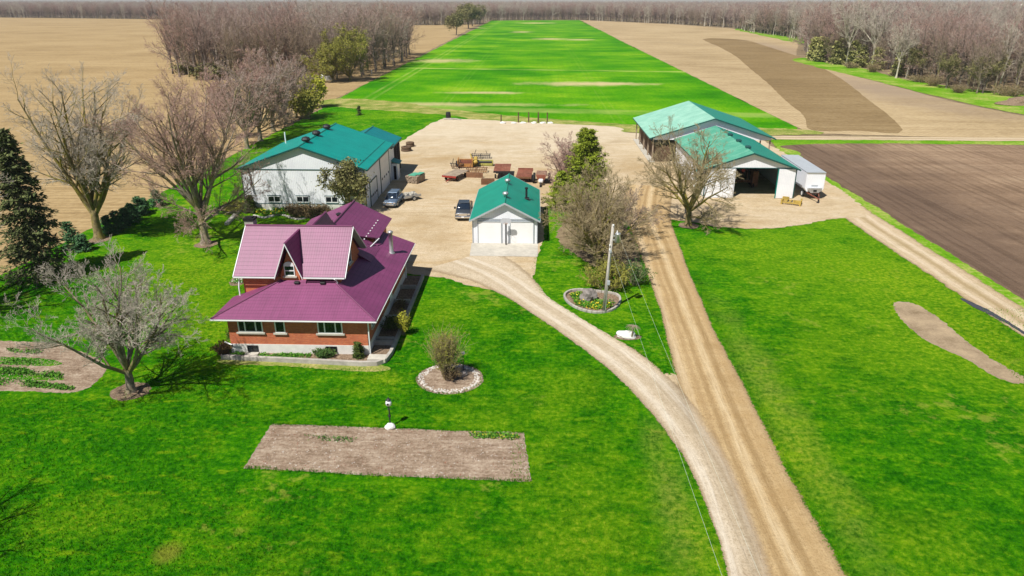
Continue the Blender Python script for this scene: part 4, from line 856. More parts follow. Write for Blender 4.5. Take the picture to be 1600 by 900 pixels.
# ------------------------------------------------------------------ machine barn on the left
def barn():
    R = root('machine_barn', (-30.2, 99, 0), 'large white steel barn with a bright teal roof behind the farmhouse', 'barn')
    w, ro = gable_building(R, -38.3, -22.1, 89.8, 107.2, 5.85, 8.65, .5, .4, ('teal', 'teal'))
    w2, r2 = gable_building(R, -30.6, -22.15, 107.22, 115.3, 5.25, 6.9, .35, .35, ('teal_blue', 'teal_blue'))
    t = MB(); t.box(-38.32, -22.08, 89.74, 89.8, 5.5, 5.6); t.box(-38.33, -22.07, 89.72, 89.8, .92, 1.0); t.box(-38.36, -38.28, 89.72, 89.8, 0, 5.8); t.box(-22.14, -22.04, 89.7, 89.8, 0, 5.8); t.build('wall_trim', M['trim_dark'], R)
    f = MB(); f.box(-38.34, -22.15, 89.73, 89.81, 0, .915); f.build('foundation', M['whitewash'], R)
    for cx in (-34.35, -30.55, -26.7):
        x0, x1, z0, z1 = cx - .85, cx + .85, 1.15, 2.02; q = MB()
        q.box(x0, x1, 89.71, 89.8, z1 - .1, z1); q.box(x0, x1, 89.71, 89.8, z0, z0 + .1); q.box(x0, x0 + .1, 89.71, 89.8, z0 + .1, z1 - .1); q.box(x1 - .1, x1, 89.71, 89.8, z0 + .1, z1 - .1); q.box(cx - .05, cx + .05, 89.71, 89.8, z0 + .1, z1 - .1)
        wo_ = q.build('window', M['white'], R); MB().box(x0 + .05, x1 - .05, 89.76, 89.79, z0 + .05, z1 - .05).build('glass', M['glass'], wo_); MB().box(x0 - .08, x1 + .08, 89.7, 89.78, z1 + .003, z1 + .09).build('lintel', M['trim_dark'], wo_)
    d = MB(); d.tube((-37.3, 89.66, 5.7), (-36.9, 89.62, 2.3), .07, n=8); d.build('downspout', M['black'], R)
    for y0, y1, h in ((92.2, 96.2, 3.2), (99.2, 105.2, 5.0)):
        q = MB(); n = 5
        for k in range(n): q.rbox((-22.05, (y0 + y1) / 2, h * (k + .5) / n), (.09, y1 - y0, h / n - .02), bev=.012)
        do = q.build('overhead_door', M['white_panel'], R)
        for k in range(4): yy = y0 + (y1 - y0) * (k + .5) / 4; MB().box(-22.03, -21.99, yy - .28, yy + .28, h * .36, h * .36 + .3).build('door_window', M['glass'], do)
        j = MB(); j.box(-22.1, -21.98, y1, y1 + .3, 0, h + .1); j.box(-22.1, -22.0, y0 - .12, y0, 0, h + .1); j.box(-22.1, -22.0, y0 - .1, y1 + .2, h, h + .12); j.build('door_frame', M['trim_dark'], do)
    # near-black panels on the solid wing wall paint the shade of open bays
    q = MB(); q.box(-22.16, -22.08, 110.2, 112.3, .2, 4.7); q.box(-22.16, -22.08, 112.7, 115.0, .2, 4.7); q.build('bay_shade_panel', M['dark'], R)
    po = MB(); po.box(-22.1, -21.2, 107.5, 109.3, 0, 2.55); pp = po.build('porch', M['siding'], R)
    MB().slab([(-22.1, 107.2, 3.05), (-20.8, 107.2, 2.62), (-20.8, 109.6, 2.62), (-22.1, 109.6, 3.05)], .08).build('porch_roof', M['teal'], pp)
    MB().box(-21.8, -21.4, 107.44, 107.5, .1, 2.2).build('porch_door', M['dark'], pp)
    for y in (92.6, 97.4, 102.6):
        v = MB(); v.lathe((-30.2, y, 8.45), [(.34, 0), (.34, .3), (.55, .34), (.6, .55), (.45, .78), (.1, .9)], 12); v.build('roof_vent', M['black'], ro)
    MB().tube((-36.8, 103.5, 6.1), (-36.8, 103.5, 8.0), .1, n=8).build('vent_pipe', M['white'], ro)
    s = MB(); s.slab([(-22.8, 89.8, 6.118), (-22.72, 89.8, 6.09), (-22.72, 107, 6.09), (-22.8, 107, 6.118)], .02); s.build('snow_rail', M['trim_dark'], ro)
barn()

# ------------------------------------------------------------------ drive shed and pole barn on the right
def shed():
    R = root('drive_shed', (30.3, 109, 0), 'white gabled drive shed with a weathered green roof and a wide open doorway', 'shed')
    x0, x1, y0, y1, ev, pk, mx = 24.0, 36.6, 98.2, 120.3, 4.35, 6.5, 30.3
    b = MB(); t = .12
    b.box(x0, 28.2, y0, y0 + t, 0, ev); b.box(34.1, x1, y0, y0 + t, 0, ev); b.box(x0, x0 + t, y0 + t, y1 - t, 0, ev); b.box(x1 - t, x1, y0 + t, y1 - t, 0, ev); b.box(x0, x1, y1 - t, y1, 0, ev)
    for yy in (y0, y1 - t): b.prism([(x0, ev), (x1, ev), (mx, pk - .14)], yy, yy + t)
    b.build('wall', M['siding'], R)
    MB().box(x0 + t, x1 - t, y0 + .9, y1 - t, .035, .06).build('floor_slab', M['yard'], R)
    s = (pk - ev) / (mx - x0); oh = .4; r = MB()
    r.slab([(x0 - oh, y0 - .4, ev - oh * s), (mx, y0 - .4, pk), (mx, y1 + .4, pk), (x0 - oh, y1 + .4, ev - oh * s)], .1, 0)
    r.slab([(x1 + oh, y0 - .4, ev - oh * s), (mx, y0 - .4, pk), (mx, y1 + .4, pk), (x1 + oh, y1 + .4, ev - oh * s)], .1, 1)
    ro = r.build('roof', [M['teal_old'], M['teal_g']], R)
    q = MB()
    for xa in (x0 - oh, x1 + oh): q.prism([(xa, ev - oh * s + .01), (mx, pk + .01), (mx, pk - .2), (xa, ev - oh * s - .19)], y0 - .47, y0 - .41); q.box(xa - .04, xa + .04, y0 - .4, y1 + .4, ev - oh * s - .2, ev - oh * s - .02)
    q.box(x0, x1, y0 - .05, y0 - .003, ev - .08, ev + .02); q.box(x0 - .04, x0 + .1, y0 - .06, y0 - .003, 0, ev - .08); q.box(x1 - .1, x1 + .04, y0 - .06, y0 - .003, 0, ev - .08)
    q.build('roof_trim', M['trim_dark'], ro)
    d = MB(); d.box(34.12, 36.45, y0 - .16, y0 - .07, .08, 4.2); do = d.build('sliding_door', M['siding'], R); MB().box(33.98, 34.115, y0 - .18, y0 - .06, .05, 4.22).build('door_edge', M['teal_trim'], do)
    d = MB(); d.box(24.2, 28.0, y0 - .14, y0 - .07, .08, 4.2); d.build('sliding_door', M['siding'], R)
    for ya, yb_ in ((99.6, 99.9), (103.6, 103.8)): d = MB(); d.box(x0 - .08, x0 - .003, ya, yb_, 0, 4.2); d.build('door_edge', M['teal_trim'], R)
    for y in (101.5, 106.5, 111.5): MB().rbox((mx + .15, y, pk + .12), (.7, .8, .32), bev=.08).build('roof_vent', M['trim_dark'], ro)
    # things standing inside
    T = root('farm_implement', (31.0, 104.5, 0), 'dark implement with a red reflector standing inside the open drive shed', 'implement')
    k = MB()
    for i in range(8): k.tube((28.9 + i * .55, 103.8, .9), (28.7 + i * .6, 104.6, 2.0 + .5 * (i % 2)), .06, n=6)
    k.box(28.8, 33.2, 104.4, 104.7, .8, 1.1); k.box(32.4, 33.2, 103.8, 105.6, .3, 2.6); k.build('frame', M['rust2'], T)
    k = MB(); k.lathe((30.9, 103.9, 2.7), [(.28, 0), (.28, .06)], 12, 'Y'); k.build('reflector', M['red'], T)
    for x in (29.5, 32.6):
        k = MB(); k.lathe((x, 104.2, .5), [(.3, -.12), (.48, -.1), (.48, .1), (.3, .12)], 18, 'X'); k.build('wheel', M['rubber'], T)
shed()
def canopy():
    R = root('pole_barn', (30.2, 133, 0), 'open sided pole barn with a faded pale green roof behind the drive shed', 'pole barn')
    x0, x1, y0, y1, ev, pk, mx = 19.6, 40.9, 121.2, 143.6, 4.25, 7.6, 30.3; s = (pk - ev) / (mx - x0)
    r = MB(); r.slab([(x0, y0, ev), (mx, y0, pk), (mx, y1, pk), (x0, y1, ev)], .1, 0); r.slab([(x1, y0, ev), (mx, y0, pk), (mx, y1, pk), (x1, y1, ev)], .1, 1)
    ro = r.build('roof', [M['teal_pale'], M['teal_g']], R)
    q = MB()
    for xa in (x0, x1): q.prism([(xa, ev + .01), (mx, pk + .01), (mx, pk - .2), (xa, ev - .19)], y0 - .07, y0 - .01); q.box(xa - .04, xa + .04, y0, y1, ev - .2, ev - .02)
    q.build('roof_trim', M['trim_dark'], ro)
    for yy in (y0 + .5, y1 - .6):
        g = MB(); g.prism([(x0 + .7, ev - .35), (x1 - .7, ev - .35), (x1 - .7, ev + .02), (mx, pk - .22), (x0 + .7, ev + .02)], yy, yy + .08); g.build('gable_wall', M['siding'], R)
    for i in range(5):
        y = y0 + .7 + i * (y1 - y0 - 1.5) / 4
        for x in (x0 + .75, 26.0, 34.6, x1 - .75):
            z = ev - .1 if x in (x0 + .75, x1 - .75) else 5.6
            MB().box(x - .1, x + .1, y - .1, y + .1, 0, z).build('post', M['wood'], R)
    for x in (x0 + .75, 26.0, 34.6, x1 - .75): MB().box(x - .12, x + .12, y0 + .6, y1 - .6, ev - .35 if x in (x0 + .75, x1 - .75) else 5.55, ev - .1 if x in (x0 + .75, x1 - .75) else 5.8).build('beam', M['wooddark'], R)
    # plank wall inside the row of posts
    f = MB(); rng = random.Random(4)
    y = y0 + 1.0
    while y < y1 - 1.2:
        hgt = 2.6 + rng.uniform(-.25, .3); f.box(x0 + 1.25, x0 + 1.33, y, y + .24, 0, hgt); y += .26
    x = x0 + 1.4
    while x < 23.6: f.box(x, x + .24, y0 + 1.0, y0 + 1.08, 0, 2.7 + rng.uniform(-.2, .3)); x += .26
    f.build('plank_wall', M['wooddark'], R)
    f = MB(); f.box(24.5, 36.5, y1 - 1.0, y1 - .9, 0, 4.6); f.build('back_wall', M['wooddark'], R)
    c = MB(); c.box(x0 + .2, x0 + 1.2, y0 + .2, y1 - .4, .035, .16); c.build('concrete_edge', M['concrete'], R)
canopy()

# ------------------------------------------------------------------ vehicles (front towards -y, local coordinates)
def loft(mb, st, mi=0):
    """closed body through cross sections (y, half width bottom, half width top, z low, z high)"""
    k = 10; vs = []
    for y, wb_, wt, z0, z1 in st:
        h = z1 - z0
        half = [(wb_ * .86, z0), (wb_, z0 + .18 * h), (wb_ * 1.0, z0 + .55 * h), (wt, z1 - .12 * h), (wt * .86, z1)]
        vs += [(x, y, z) for x, z in half] + [(-x, y, z) for x, z in reversed(half)]
    n = len(st); fs = [tuple(reversed(range(k))), tuple(range((n - 1) * k, n * k))]
    for a in range(n - 1):
        for i in range(k): j = (i + 1) % k; fs.append((a * k + i, a * k + j, (a + 1) * k + j, (a + 1) * k + i))
    return mb.mesh(vs, fs, mi)
def wheel(parent, x, y, r=.36, w=.24, rim='metal'):
    t = MB(); t.lathe((x, y, r), [(r * .62, -w / 2), (r * .93, -w / 2), (r, -w / 2 + .05), (r, w / 2 - .05), (r * .93, w / 2), (r * .62, w / 2)], 20, 'X'); wo_ = t.build('wheel', M['rubber'], parent)
    q = MB(); q.lathe((x, y, r), [(r * .2, -w / 2 - .012), (r * .6, -w / 2 - .004), (r * .6, w / 2 + .004), (r * .2, w / 2 + .012)], 14, 'X'); q.build('rim', M[rim], wo_)
def suv():
    p = G(608, 327); R = root('parked_car', (p[0], p[1] + .3, .03), 'silver blue sport utility vehicle parked beside the white barn, facing the camera', 'car', None, -.06, True)
    b = MB(); loft(b, [(-.0, .72, .70, .38, .78), (.12, .88, .80, .28, .88), (.9, .92, .84, .26, 1.0), (1.35, .93, .86, .26, 1.06), (2.5, .93, .88, .26, 1.08), (4.0, .92, .87, .28, 1.08), (4.5, .88, .84, .34, 1.05), (4.6, .8, .78, .45, .98)]); b.build('body', M['suv'], R, True)
    c = MB(); loft(c, [(1.15, .80, .72, 1.0, 1.08), (1.95, .82, .66, 1.0, 1.62), (3.9, .82, .68, 1.0, 1.66), (4.45, .8, .7, 1.0, 1.15)]); c.build('windows', M['carglass'], R, True)
    r = MB(); r.rbox((0, 2.95, 1.68), (1.28, 2.0, .07), bev=.03)
    for x in (-.58, .58): r.tube((x, 2.1, 1.75), (x, 3.8, 1.75), .02, n=6); r.tube((x * 1.05, 1.95, 1.6), (x * 1.36, 1.2, 1.06), .03, n=6)
    r.build('car_roof', M['suv'], R)
    for x in (-.66, .66): MB().rbox((x, .04, .74), (.34, .16, .16), bev=.04).build('headlight', M['chrome'], R)
    MB().rbox((0, .0, .74), (.78, .1, .16), bev=.02).rbox((0, -.02, .5), (1.2, .06, .14), bev=.02).build('grille', M['chrome'], R)
    MB().rbox((0, -.01, .36), (1.5, .14, .16), bev=.04).build('bumper', M['black'], R)
    for x in (-.98, .98): MB().rbox((x, 1.5, 1.12), (.2, .12, .15), bev=.03).build('side_mirror', M['suv'], R)
    for x in (-.82, .82):
        for y in (.88, 3.65): wheel(R, x, y)
def pickup():
    p = G(723, 347); R = root('pickup_truck', (p[0], p[1] + .2, .03), 'charcoal pickup truck with chrome grille parked left of the two door garage', 'pickup truck', None, .03, True)
    b = MB(); loft(b, [(0, .82, .80, .5, 1.0), (.12, .96, .9, .42, 1.12), (1.2, 1.0, .94, .4, 1.2), (1.5, 1.0, .96, .4, 1.22), (3.7, 1.0, .96, .4, 1.22), (3.72, 1.0, .96, .4, 1.2), (5.6, 1.0, .96, .45, 1.2), (5.7, .95, .92, .5, 1.15)]); b.build('body', M['truck'], R, True)
    MB().box(-.84, .84, 3.85, 5.55, 1.2, 1.215).build('truck_bed', M['rust2'], R)
    c = MB(); loft(c, [(1.3, .86, .8, 1.1, 1.22), (2.0, .88, .74, 1.1, 1.82), (3.5, .88, .76, 1.1, 1.84), (3.72, .86, .78, 1.1, 1.3)]); c.build('windows', M['carglass'], R, True)
    MB().rbox((0, 2.75, 1.87), (1.4, 1.5, .07), bev=.03).build('cab_roof', M['truck'], R)
    MB().rbox((0, .03, .88), (1.1, .12, .34), bev=.03).build('grille', M['chrome'], R)
    MB().rbox((0, -.04, .56), (1.9, .18, .24), bev=.05).build('bumper', M['chrome'], R)
    MB().rbox((0, -.145, .6), (.34, .02, .16)).build('licence_plate', M['white'], R)
    for x in (-.74, .74): MB().rbox((x, .05, .92), (.34, .18, .26), bev=.04).build('headlight', M['chrome'], R)
    for x in (-1.1, 1.1): MB().rbox((x, 1.75, 1.3), (.24, .14, .26), bev=.03).build('side_mirror', M['black'], R)
    for x in (-.88, .88):
        for y in (1.0, 4.6): wheel(R, x, y, .42, .28)
suv(); pickup()
def trailer():
    R = root('box_trailer', (39.3, 98.0, .03), 'long white grain trailer with a red drawbar parked right of the drive shed', 'trailer', None, -.02, True)
    b = MB(); w = 1.28
    b.prism([(-w, 1.45), (-w * .78, 1.05), (w * .78, 1.05), (w, 1.45), (w, 3.75), (-w, 3.75)], 0, 12.0); b.build('box', M['siding'], R)
    t = MB(); t.slab([(-w - .04, -.05, 3.78), (w + .04, -.05, 3.78), (w + .04, 12.05, 3.78), (-w - .04, 12.05, 3.78)], .02)
    t.build('roof_tarp', M['graytrim'], R)
    t = MB(); t.box(-w, w, -.06, -.003, 3.6, 3.74); t.box(-.95, .95, -.4, -.003, 1.42, 1.62); t.prism([(-.95, 1.42), (.95, 1.42), (.55, .95), (-.55, .95)], -.36, -.03); t.build('front_hopper', M['metal'], R)
    t = MB(); t.box(-.45, .45, -.012, -.003, 1.78, 1.98); t.build('faded_marking', M['graytrim'], R)
    t = MB(); t.box(-.2, .25, -.42, -.36, 1.1, 1.4); t.build('control_box', M['black'], R)
    f = MB(); f.box(-.6, -.45, -.2, 11.5, .85, 1.04); f.box(.45, .6, -.2, 11.5, .85, 1.04); f.tube((-.75, .1, .8), (0, -2.3, .55), .09, n=6); f.tube((.75, .1, .8), (0, -2.3, .55), .09, n=6); f.box(-.9, .9, 0, .2, .78, .98); f.build('drawbar', M['rust'], R)
    j = MB(); j.tube((0, -2.1, 0), (0, -2.1, .9), .06, n=8); j.lathe((0, -2.1, 0), [(.2, 0), (.2, .05)], 10); j.build('jack_stand', M['black'], R)
    for x in (-1.0, 1.0):
        for y in (1.3, 8.6, 9.8): wheel(R, x, y, .5, .32, 'white')
trailer()
def yellow_frame():
    p = G(1236, 319); R = root('pallet_fork_frame', (p[0], p[1], .03), 'low yellow steel frame lying in front of the drive shed beside the white trailer', 'steel frame', None, -.45, True)
    b = MB()
    for x in (-1.2, 1.2): b.box(x - .07, x + .07, -.7, .7, .15, .55); b.box(x - .1, x + .1, -.75, -.6, 0, .75); b.box(x - .1, x + .1, .6, .75, 0, .75)
    b.box(-1.2, 1.2, .55, .68, .2, .4); b.box(-1.2, 1.2, -.68, -.55, .2, .4)
    for x in (-.7, -.2, .3, .8): b.box(x - .05, x + .05, -.55, .55, .22, .32)
    b.box(-1.2, -.4, .56, .66, .4, .8); b.box(.3, 1.2, -.66, -.56, .4, .75); b.build('frame', M['yellow'], R)
    b = MB()
    for x in (-.45, .05, .55): b.tube((x, -.5, .38), (x, .5, .38), .07, n=8)
    b.build('rollers', M['black'], R)
yellow_frame()
def wagon(name, pos, rz, w, l, h, label, mat, rails=True, tongue='red', tilt=0.0):
    R = root(name, (pos[0], pos[1], .03), label, 'wagon', None, rz, True)
    d = MB(); rng = random.Random(int(pos[0] * 10)); n = int(w / .24)
    for i in range(n):
        x = -w / 2 + (i + .5) * w / n; e = rng.uniform(-.04, .04); d.box(x - w / n / 2 + .012, x + w / n / 2 - .012, e, l + e, h, h + .06 + rng.uniform(0, .015))
    dk = d.build('deck', M[mat], R)
    f = MB(); f.box(-w / 2, w / 2, -.08, -.003, h - .22, h + .05); f.box(-w / 2, w / 2, l + .05, l + .12, h - .2, h + .05); f.box(-.4, -.28, 0, l, h - .2, h - .01); f.box(.28, .4, 0, l, h - .2, h - .01); f.box(-w / 2 + .2, w / 2 - .2, .8, .92, .32, .42); f.box(-w / 2 + .2, w / 2 - .2, l - .9, l - .78, .32, .42)
    f.box(-.06, .06, .8, .9, .3, h - .2); f.box(-.06, .06, l - .9, l - .8, .3, h - .2); f.build('frame', M[tongue], R)
    t = MB(); t.tube((-.25, .8, .4), (0, -1.2, .25), .05, n=6); t.tube((.25, .8, .4), (0, -1.2, .25), .05, n=6); t.build('tongue', M[tongue], R)
    if rails:
        q = MB(); q.box(-w / 2, w / 2, l - .05, l + .02, h + .07, h + rails); q.build('end_rail', M[mat], R)
    for x in (-w / 2 + .25, w / 2 - .25):
        for y in (.86, l - .84): wheel(R, x, y, .34, .2, 'rust')
    return R
wagon('hay_wagon', G(702, 284), -.34, 2.4, 4.6, .85, 'grey plank flat wagon with a red front frame and tongue on the gravel', 'wood', 0)
wagon('steel_wagon', G(784, 281), 0.0, 2.6, 5.2, 1.3, 'rusty red deck wagon standing just behind the left of the garage roof', 'rust', .0, 'black')
wagon('steel_wagon', G(818, 286), -.05, 2.4, 5.0, .9, 'rusty red deck wagon between the garage roof and the narrow two wheeled spreader', 'rust', .3, 'rust2')
def spreader():
    p = G(845, 290); R = root('manure_spreader', (p[0], p[1], .03), 'narrow rusty spreader with tall dark wheels on both sides, right end of the machinery row', 'spreader', None, -.05, True)
    b = MB(); b.prism([(-.55, .7), (.55, .7), (.8, 1.4), (-.8, 1.4)], .6, 3.8); b.build('box', M['rust'], R)
    b = MB()
    for y in (1.2, 2.0, 2.8): b.box(-.74, .74, y, y + .2, 1.405, 1.46)
    b.build('slats', M['wood'], R)
    MB().rbox((0, .05, .7), (.7, .7, .5), bev=.12).build('tank', M['white'], R)
    MB().tube((0, 0, .5), (0, -1.3, .4), .07, n=6).lathe((0, -1.1, 0), [(.15, 0), (.15, .45)], 8).build('drawbar', M['black'], R)
    for x in (-1.15, 1.15):
        for y in (1.5, 3.1): wheel(R, x, y, .62, .34, 'rust2')
spreader()
def combine_head():
    p = G(728, 263); R = root('forage_harvester', (p[0], p[1], .03), 'faded orange and yellow harvesting machine with an open rusty box front', 'harvester', None, .05, True)
    b = MB(); b.box(-1.4, -1.25, 0, 2.6, .2, 1.3); b.box(-1.25, -1.2, .4, 2.2, .2, 1.0); b.box(1.0, 1.15, 0, 2.4, .2, 1.25); b.box(-1.15, 1.0, 2.0, 2.3, .2, 1.1); b.box(-1.15, 1.0, .0, .25, .2, .7); b.build('housing', M['orange'], R)
    b = MB()
    for i in range(5): b.box(-1.1, .95, .45 + i * .3, .6 + i * .3, .5 + .1 * i, .62 + .1 * i)
    b.build('slatted_chute', M['rust'], R)
    b = MB(); b.tube((1.25, .8, .7), (1.9, .8, 1.0), .28, n=10); b.rbox((1.6, 1.7, 1.0), (.6, 1.6, .9), bev=.1); b.build('engine_cover', M['yellow'], R); b = MB(); b.tube((.9, 2.2, 1.1), (.7, 2.6, 1.9), .1, n=8); b.build('discharge_spout', M['yellow'], R)
    for x in (-1.55, 2.05): wheel(R, x, 1.2, .5, .3, 'yellow')
combine_head()
def grain_head():
    p = G(750, 260); R = root('harvester_header', (p[0], p[1], .03), 'long yellow green cutting header lying right of the orange harvester', 'machine header', None, .02, True)
    b = MB(); b.box(-2.0, 2.2, 0, .25, .1, .45); b.box(-1.6, 2.2, .9, 1.1, .4, .85); b.box(-1.9, -1.75, 0, 1.1, .1, .9); b.box(2.05, 2.2, 0, 1.1, .1, .9); b.build('frame', M['lime'], R)
    b = MB(); b.tube((-1.8, .55, .55), (2.1, .55, .55), .2, n=10)
    for i in range(12): b.tube((-1.7 + i * .33, .55, .35), (-1.7 + i * .33, .3, .15), .03, n=5)
    b.build('auger', M['black'], R)
grain_head()
def disc_harrow(px_, py_, n, w, label, name='disc_harrow', mat='black', mat2='rust2', rz=0.0, cat='harrow', seed=1):
    p = G(px_, py_); R = root(name, (p[0], p[1], .03), label, cat, None, rz, True); rng = random.Random(seed)
    f = MB(); f.box(-w / 2, w / 2, .2, .3, .55, .65); f.box(-w / 2, w / 2, 1.5, 1.6, .55, .65)
    for x in (-w / 2 + .1, 0, w / 2 - .1): f.box(x - .05, x + .05, .2, 1.6, .65, .74)
    f.tube((0, .2, .7), (0, -1.0, .4), .05, n=6); f.tube((-w / 3, .9, .7), (-w / 4, 1.1, 1.5), .05, n=6); f.tube((w / 3, .9, .7), (w / 4, 1.1, 1.3), .05, n=6); f.build('frame', M[mat], R)
    d = MB()
    for k in range(n):
        x = -w / 2 + (k + .5) * w / n
        for y, a in ((.25, .25), (1.55, -.25)): d.lathe((x, y + rng.uniform(-.05, .05), .28), [(.08, -.03), (.28, .02), (.28, .035), (.08, .05)], 12, 'X')
    d.tube((-w / 2, .25, .28), (w / 2, .25, .28), .03, n=6); d.tube((-w / 2, 1.55, .28), (w / 2, 1.55, .28), .03, n=6); d.build('discs', M[mat2], R)
disc_harrow(751, 249, 10, 3.4, 'dark disc harrow, the farthest machine in the cluster on the gravel', mat2='black')
disc_harrow(715, 264, 6, 2.2, 'small dark tillage tool just behind the grey plank wagon', 'tillage_tool', 'black', 'rust2', .2, 'plow', 3)
disc_harrow(744, 271, 9, 3.4, 'rusty tan cultivator behind the brown steel blade', 'cultivator', 'rust2', 'orange', -.05, 'cultivator', 5)
def blade():
    p = G(741, 278); R = root('snow_blade', (p[0], p[1], .03), 'rusty brown steel blade lying in front of the tan cultivator', 'blade', None, -.08, True)
    b = MB(); b.prism([(0, 0), (.12, 0), (.3, .4), (.35, .8), (.25, .8), (.1, .45)], -1.35, 1.35, 'YZ'); b.box(-1.3, 1.3, .3, .5, .3, .4); b.build('blade_plate', M['rust2'], R)
    q = MB()
    for x in (-.9, 0, .9): q.box(x - .06, x + .06, .3, 1.1, .2, .32)
    q.build('arms', M['rust'], R)
blade()
def small_box(name, px_, py_, d, mat, label, cat, rz=0.0, lid=None):
    p = G(px_, py_); R = root(name, (p[0], p[1], .03), label, cat, None, rz, True)
    w, l, h = d; b = MB(); n = max(3, int(h / .2))
    for k in range(n):
        z0, z1 = h * k / n, h * (k + 1) / n - .015
        b.box(-w / 2, w / 2, 0, .05, z0, z1); b.box(-w / 2, w / 2, l - .05, l, z0, z1); b.box(-w / 2, -w / 2 + .05, .05, l - .05, z0, z1); b.box(w / 2 - .05, w / 2, .05, l - .05, z0, z1)
    b.box(-w / 2 + .05, w / 2 - .05, .05, l - .05, 0, h * .55); b.build('sides', M[mat], R)
    if lid: lid(R)
    return R
def lumber():
    p = G(643, 287); R = root('lumber_stack', (p[0], p[1], .03), 'square stack of grey boards under a bluish sheet in front of the barn', 'lumber stack', None, -.35, True)
    b = MB(); rng = random.Random(9)
    for k in range(6):
        for i in range(8):
            e = rng.uniform(-.1, .1); b.box(-1.0 + i * .25 + .01, -1.0 + i * .25 + .235, e, 2.6 + e, .1 + k * .17, .1 + k * .17 + .14)
    for y in (.3, 2.2): b.box(-1.0, 1.0, y, y + .15, 0, .095)
    b.build('boards', M['wood'], R)
    c = MB(); c.box(-.7, .5, .3, 2.3, 1.12, 1.2); c.box(.1, .95, .9, 2.6, 1.21, 1.27); c.build('cover_sheet', M['graytrim'] if False else M['teal_old'], R)
lumber()
small_box('feed_trough', 762, 289, (2.0, .9, .8), 'rust2', 'dark brown box partly hidden behind the left edge of the garage roof', 'box')
def tyre(px_, py_, z, r, label, g='tyres stacked by the open barn bays', dx=0.0):
    p = G(px_, py_); R = root('tractor_tyre', (p[0] + dx, p[1], .03 + z), label, 'tyre', g, 0, True)
    t = MB(); prof = [(r * .55, 0), (r * .9, .02), (r, .1), (r, .32), (r * .9, .4), (r * .55, .42), (r * .5, .3), (r * .5, .1)]; n = 20
    vs = []
    for rr, z_ in prof:
        for i in range(n): a = 6.28318 * i / n; vs.append((rr * math.cos(a), rr * math.sin(a), z_))
    m_ = len(prof); t.mesh(vs, [(k * n + i, k * n + (i + 1) % n, ((k + 1) % m_) * n + (i + 1) % n, ((k + 1) % m_) * n + i) for k in range(m_) for i in range(n)]); t.build('tread', M['rust2'] if False else M['wooddark'], R)
tyre(635, 236, 0, 1.0, 'big brown tyre lying at the bottom of the nearer stack by the open barn bays')
tyre(635, 236, .44, .95, 'big brown tyre on top of the nearer stack by the open barn bays')
tyre(641, 229, 0, .85, 'brown tyre at the bottom of the farther stack, behind the nearer tyre stack')
tyre(641, 229, .44, .8, 'brown tyre on top of the farther stack, behind the nearer tyre stack')
def utility_trailer():
    p = G(628, 314); R = root('utility_trailer', (p[0], p[1], .03), 'small low trailer with a grey load parked behind the silver blue car', 'trailer', None, -.9, True)
    b = MB(); b.box(-.9, .9, 0, 2.6, .45, .55); b.box(-.9, -.84, 0, 2.6, .555, .8); b.box(.84, .9, 0, 2.6, .555, .8); b.tube((-.4, 0, .48), (0, -1.3, .45), .04, n=6); b.tube((.4, 0, .48), (0, -1.3, .45), .04, n=6); b.build('bed', M['metal'], R)
    b = MB(); rng = random.Random(3)
    for i in range(9): b.rbox((rng.uniform(-.5, .5), .4 + .22 * i, .68 + rng.uniform(0, .15)), (.5, .25, .25), rz=rng.uniform(-.5, .5), bev=.05)
    b.build('load', M['concrete'], R)
    for x in (-1.02, 1.02): wheel(R, x, 1.4, .32, .2)
utility_trailer()
# posts with white stones at the back of the yard, odds and ends
pg = 'dark posts standing in a row behind the yard'
for k, (a, hh, lb) in enumerate([(783, 1.7, 'dark thin post at the left end of the row behind the yard'), (810, 2.3, 'dark post second from the left in the row behind the yard'), (826, 2.3, 'dark post in the middle of the row behind the yard'), (841, 2.3, 'thick dark post second from the right in the row behind the yard'), (855, 2.2, 'dark post at the right end of the row behind the yard')]):
    c = G(a, 191.5); b = MB(); b.tube((0, 0, -.2), (0, 0, hh), .15 if k != 3 else .2, .13, n=8); b.tube((0, 0, hh), (0, 0, hh + .12), .15, .03, n=8)
    o = b.build('fence_post', M['wooddark'], None); o.location = (c[0], c[1], 0); tag(o, lb, 'post', pg)
for k, (a, lb) in enumerate([(786, 'white stone below the left end post behind the yard'), (803, 'white stone between the two left posts behind the yard'), (817, 'small white stone left of the middle post behind the yard'), (834, 'white stone with a grey top left of the thick dark post'), (848, 'flat white stone between the two right posts behind the yard'), (860, 'white stone at the right end of the post row behind the yard')]):
    c = G(a, 193); me = rock_mesh(k + 50, .7, .45, .32); me.materials.append(M['rock_white']); o = link('stone', me, None, (c[0], c[1], .1)); tag(o, lb, 'stone', 'white stones along the post row')
c = G(700, 186); R = root('scrap_pile', (c[0], c[1], .03), 'dark barrel with pale scrap boards at the back left corner of the yard', 'scrap')
MB().lathe((c[0], c[1] + .8, 0), [(.55, 0), (.6, .3), (.6, 1.0), (.5, 1.5)], 12).build('barrel', M['black'], R)
b = MB(); rng = random.Random(2)
for i in range(9): b.rbox((c[0] + rng.uniform(-.4, 2.6), c[1] - rng.uniform(.2, 1.4), .12 + .05 * i % .2), (1.4, .25, .1), rz=rng.uniform(-.6, .6))
b.build('boards', M['concrete'], R)
for (a, b_, hh, mt, lb, nm) in [(490, 170, 1.4, 'white', 'short white post between the tree row and the wheat field', 'marker_post'), (581, 117, 1.6, 'white', 'white post at the edge of the wheat field near the woodlot', 'marker_post')]:
    c = G(a, b_); q = MB(); q.tube((0, 0, -.1), (0, 0, hh), .12, .1, n=6); q.lathe((0, 0, hh), [(.14, 0), (.16, .06), (.05, .14)], 8); o = q.build(nm, M[mt], None); o.location = (c[0], c[1], 0); tag(o, lb, 'post')

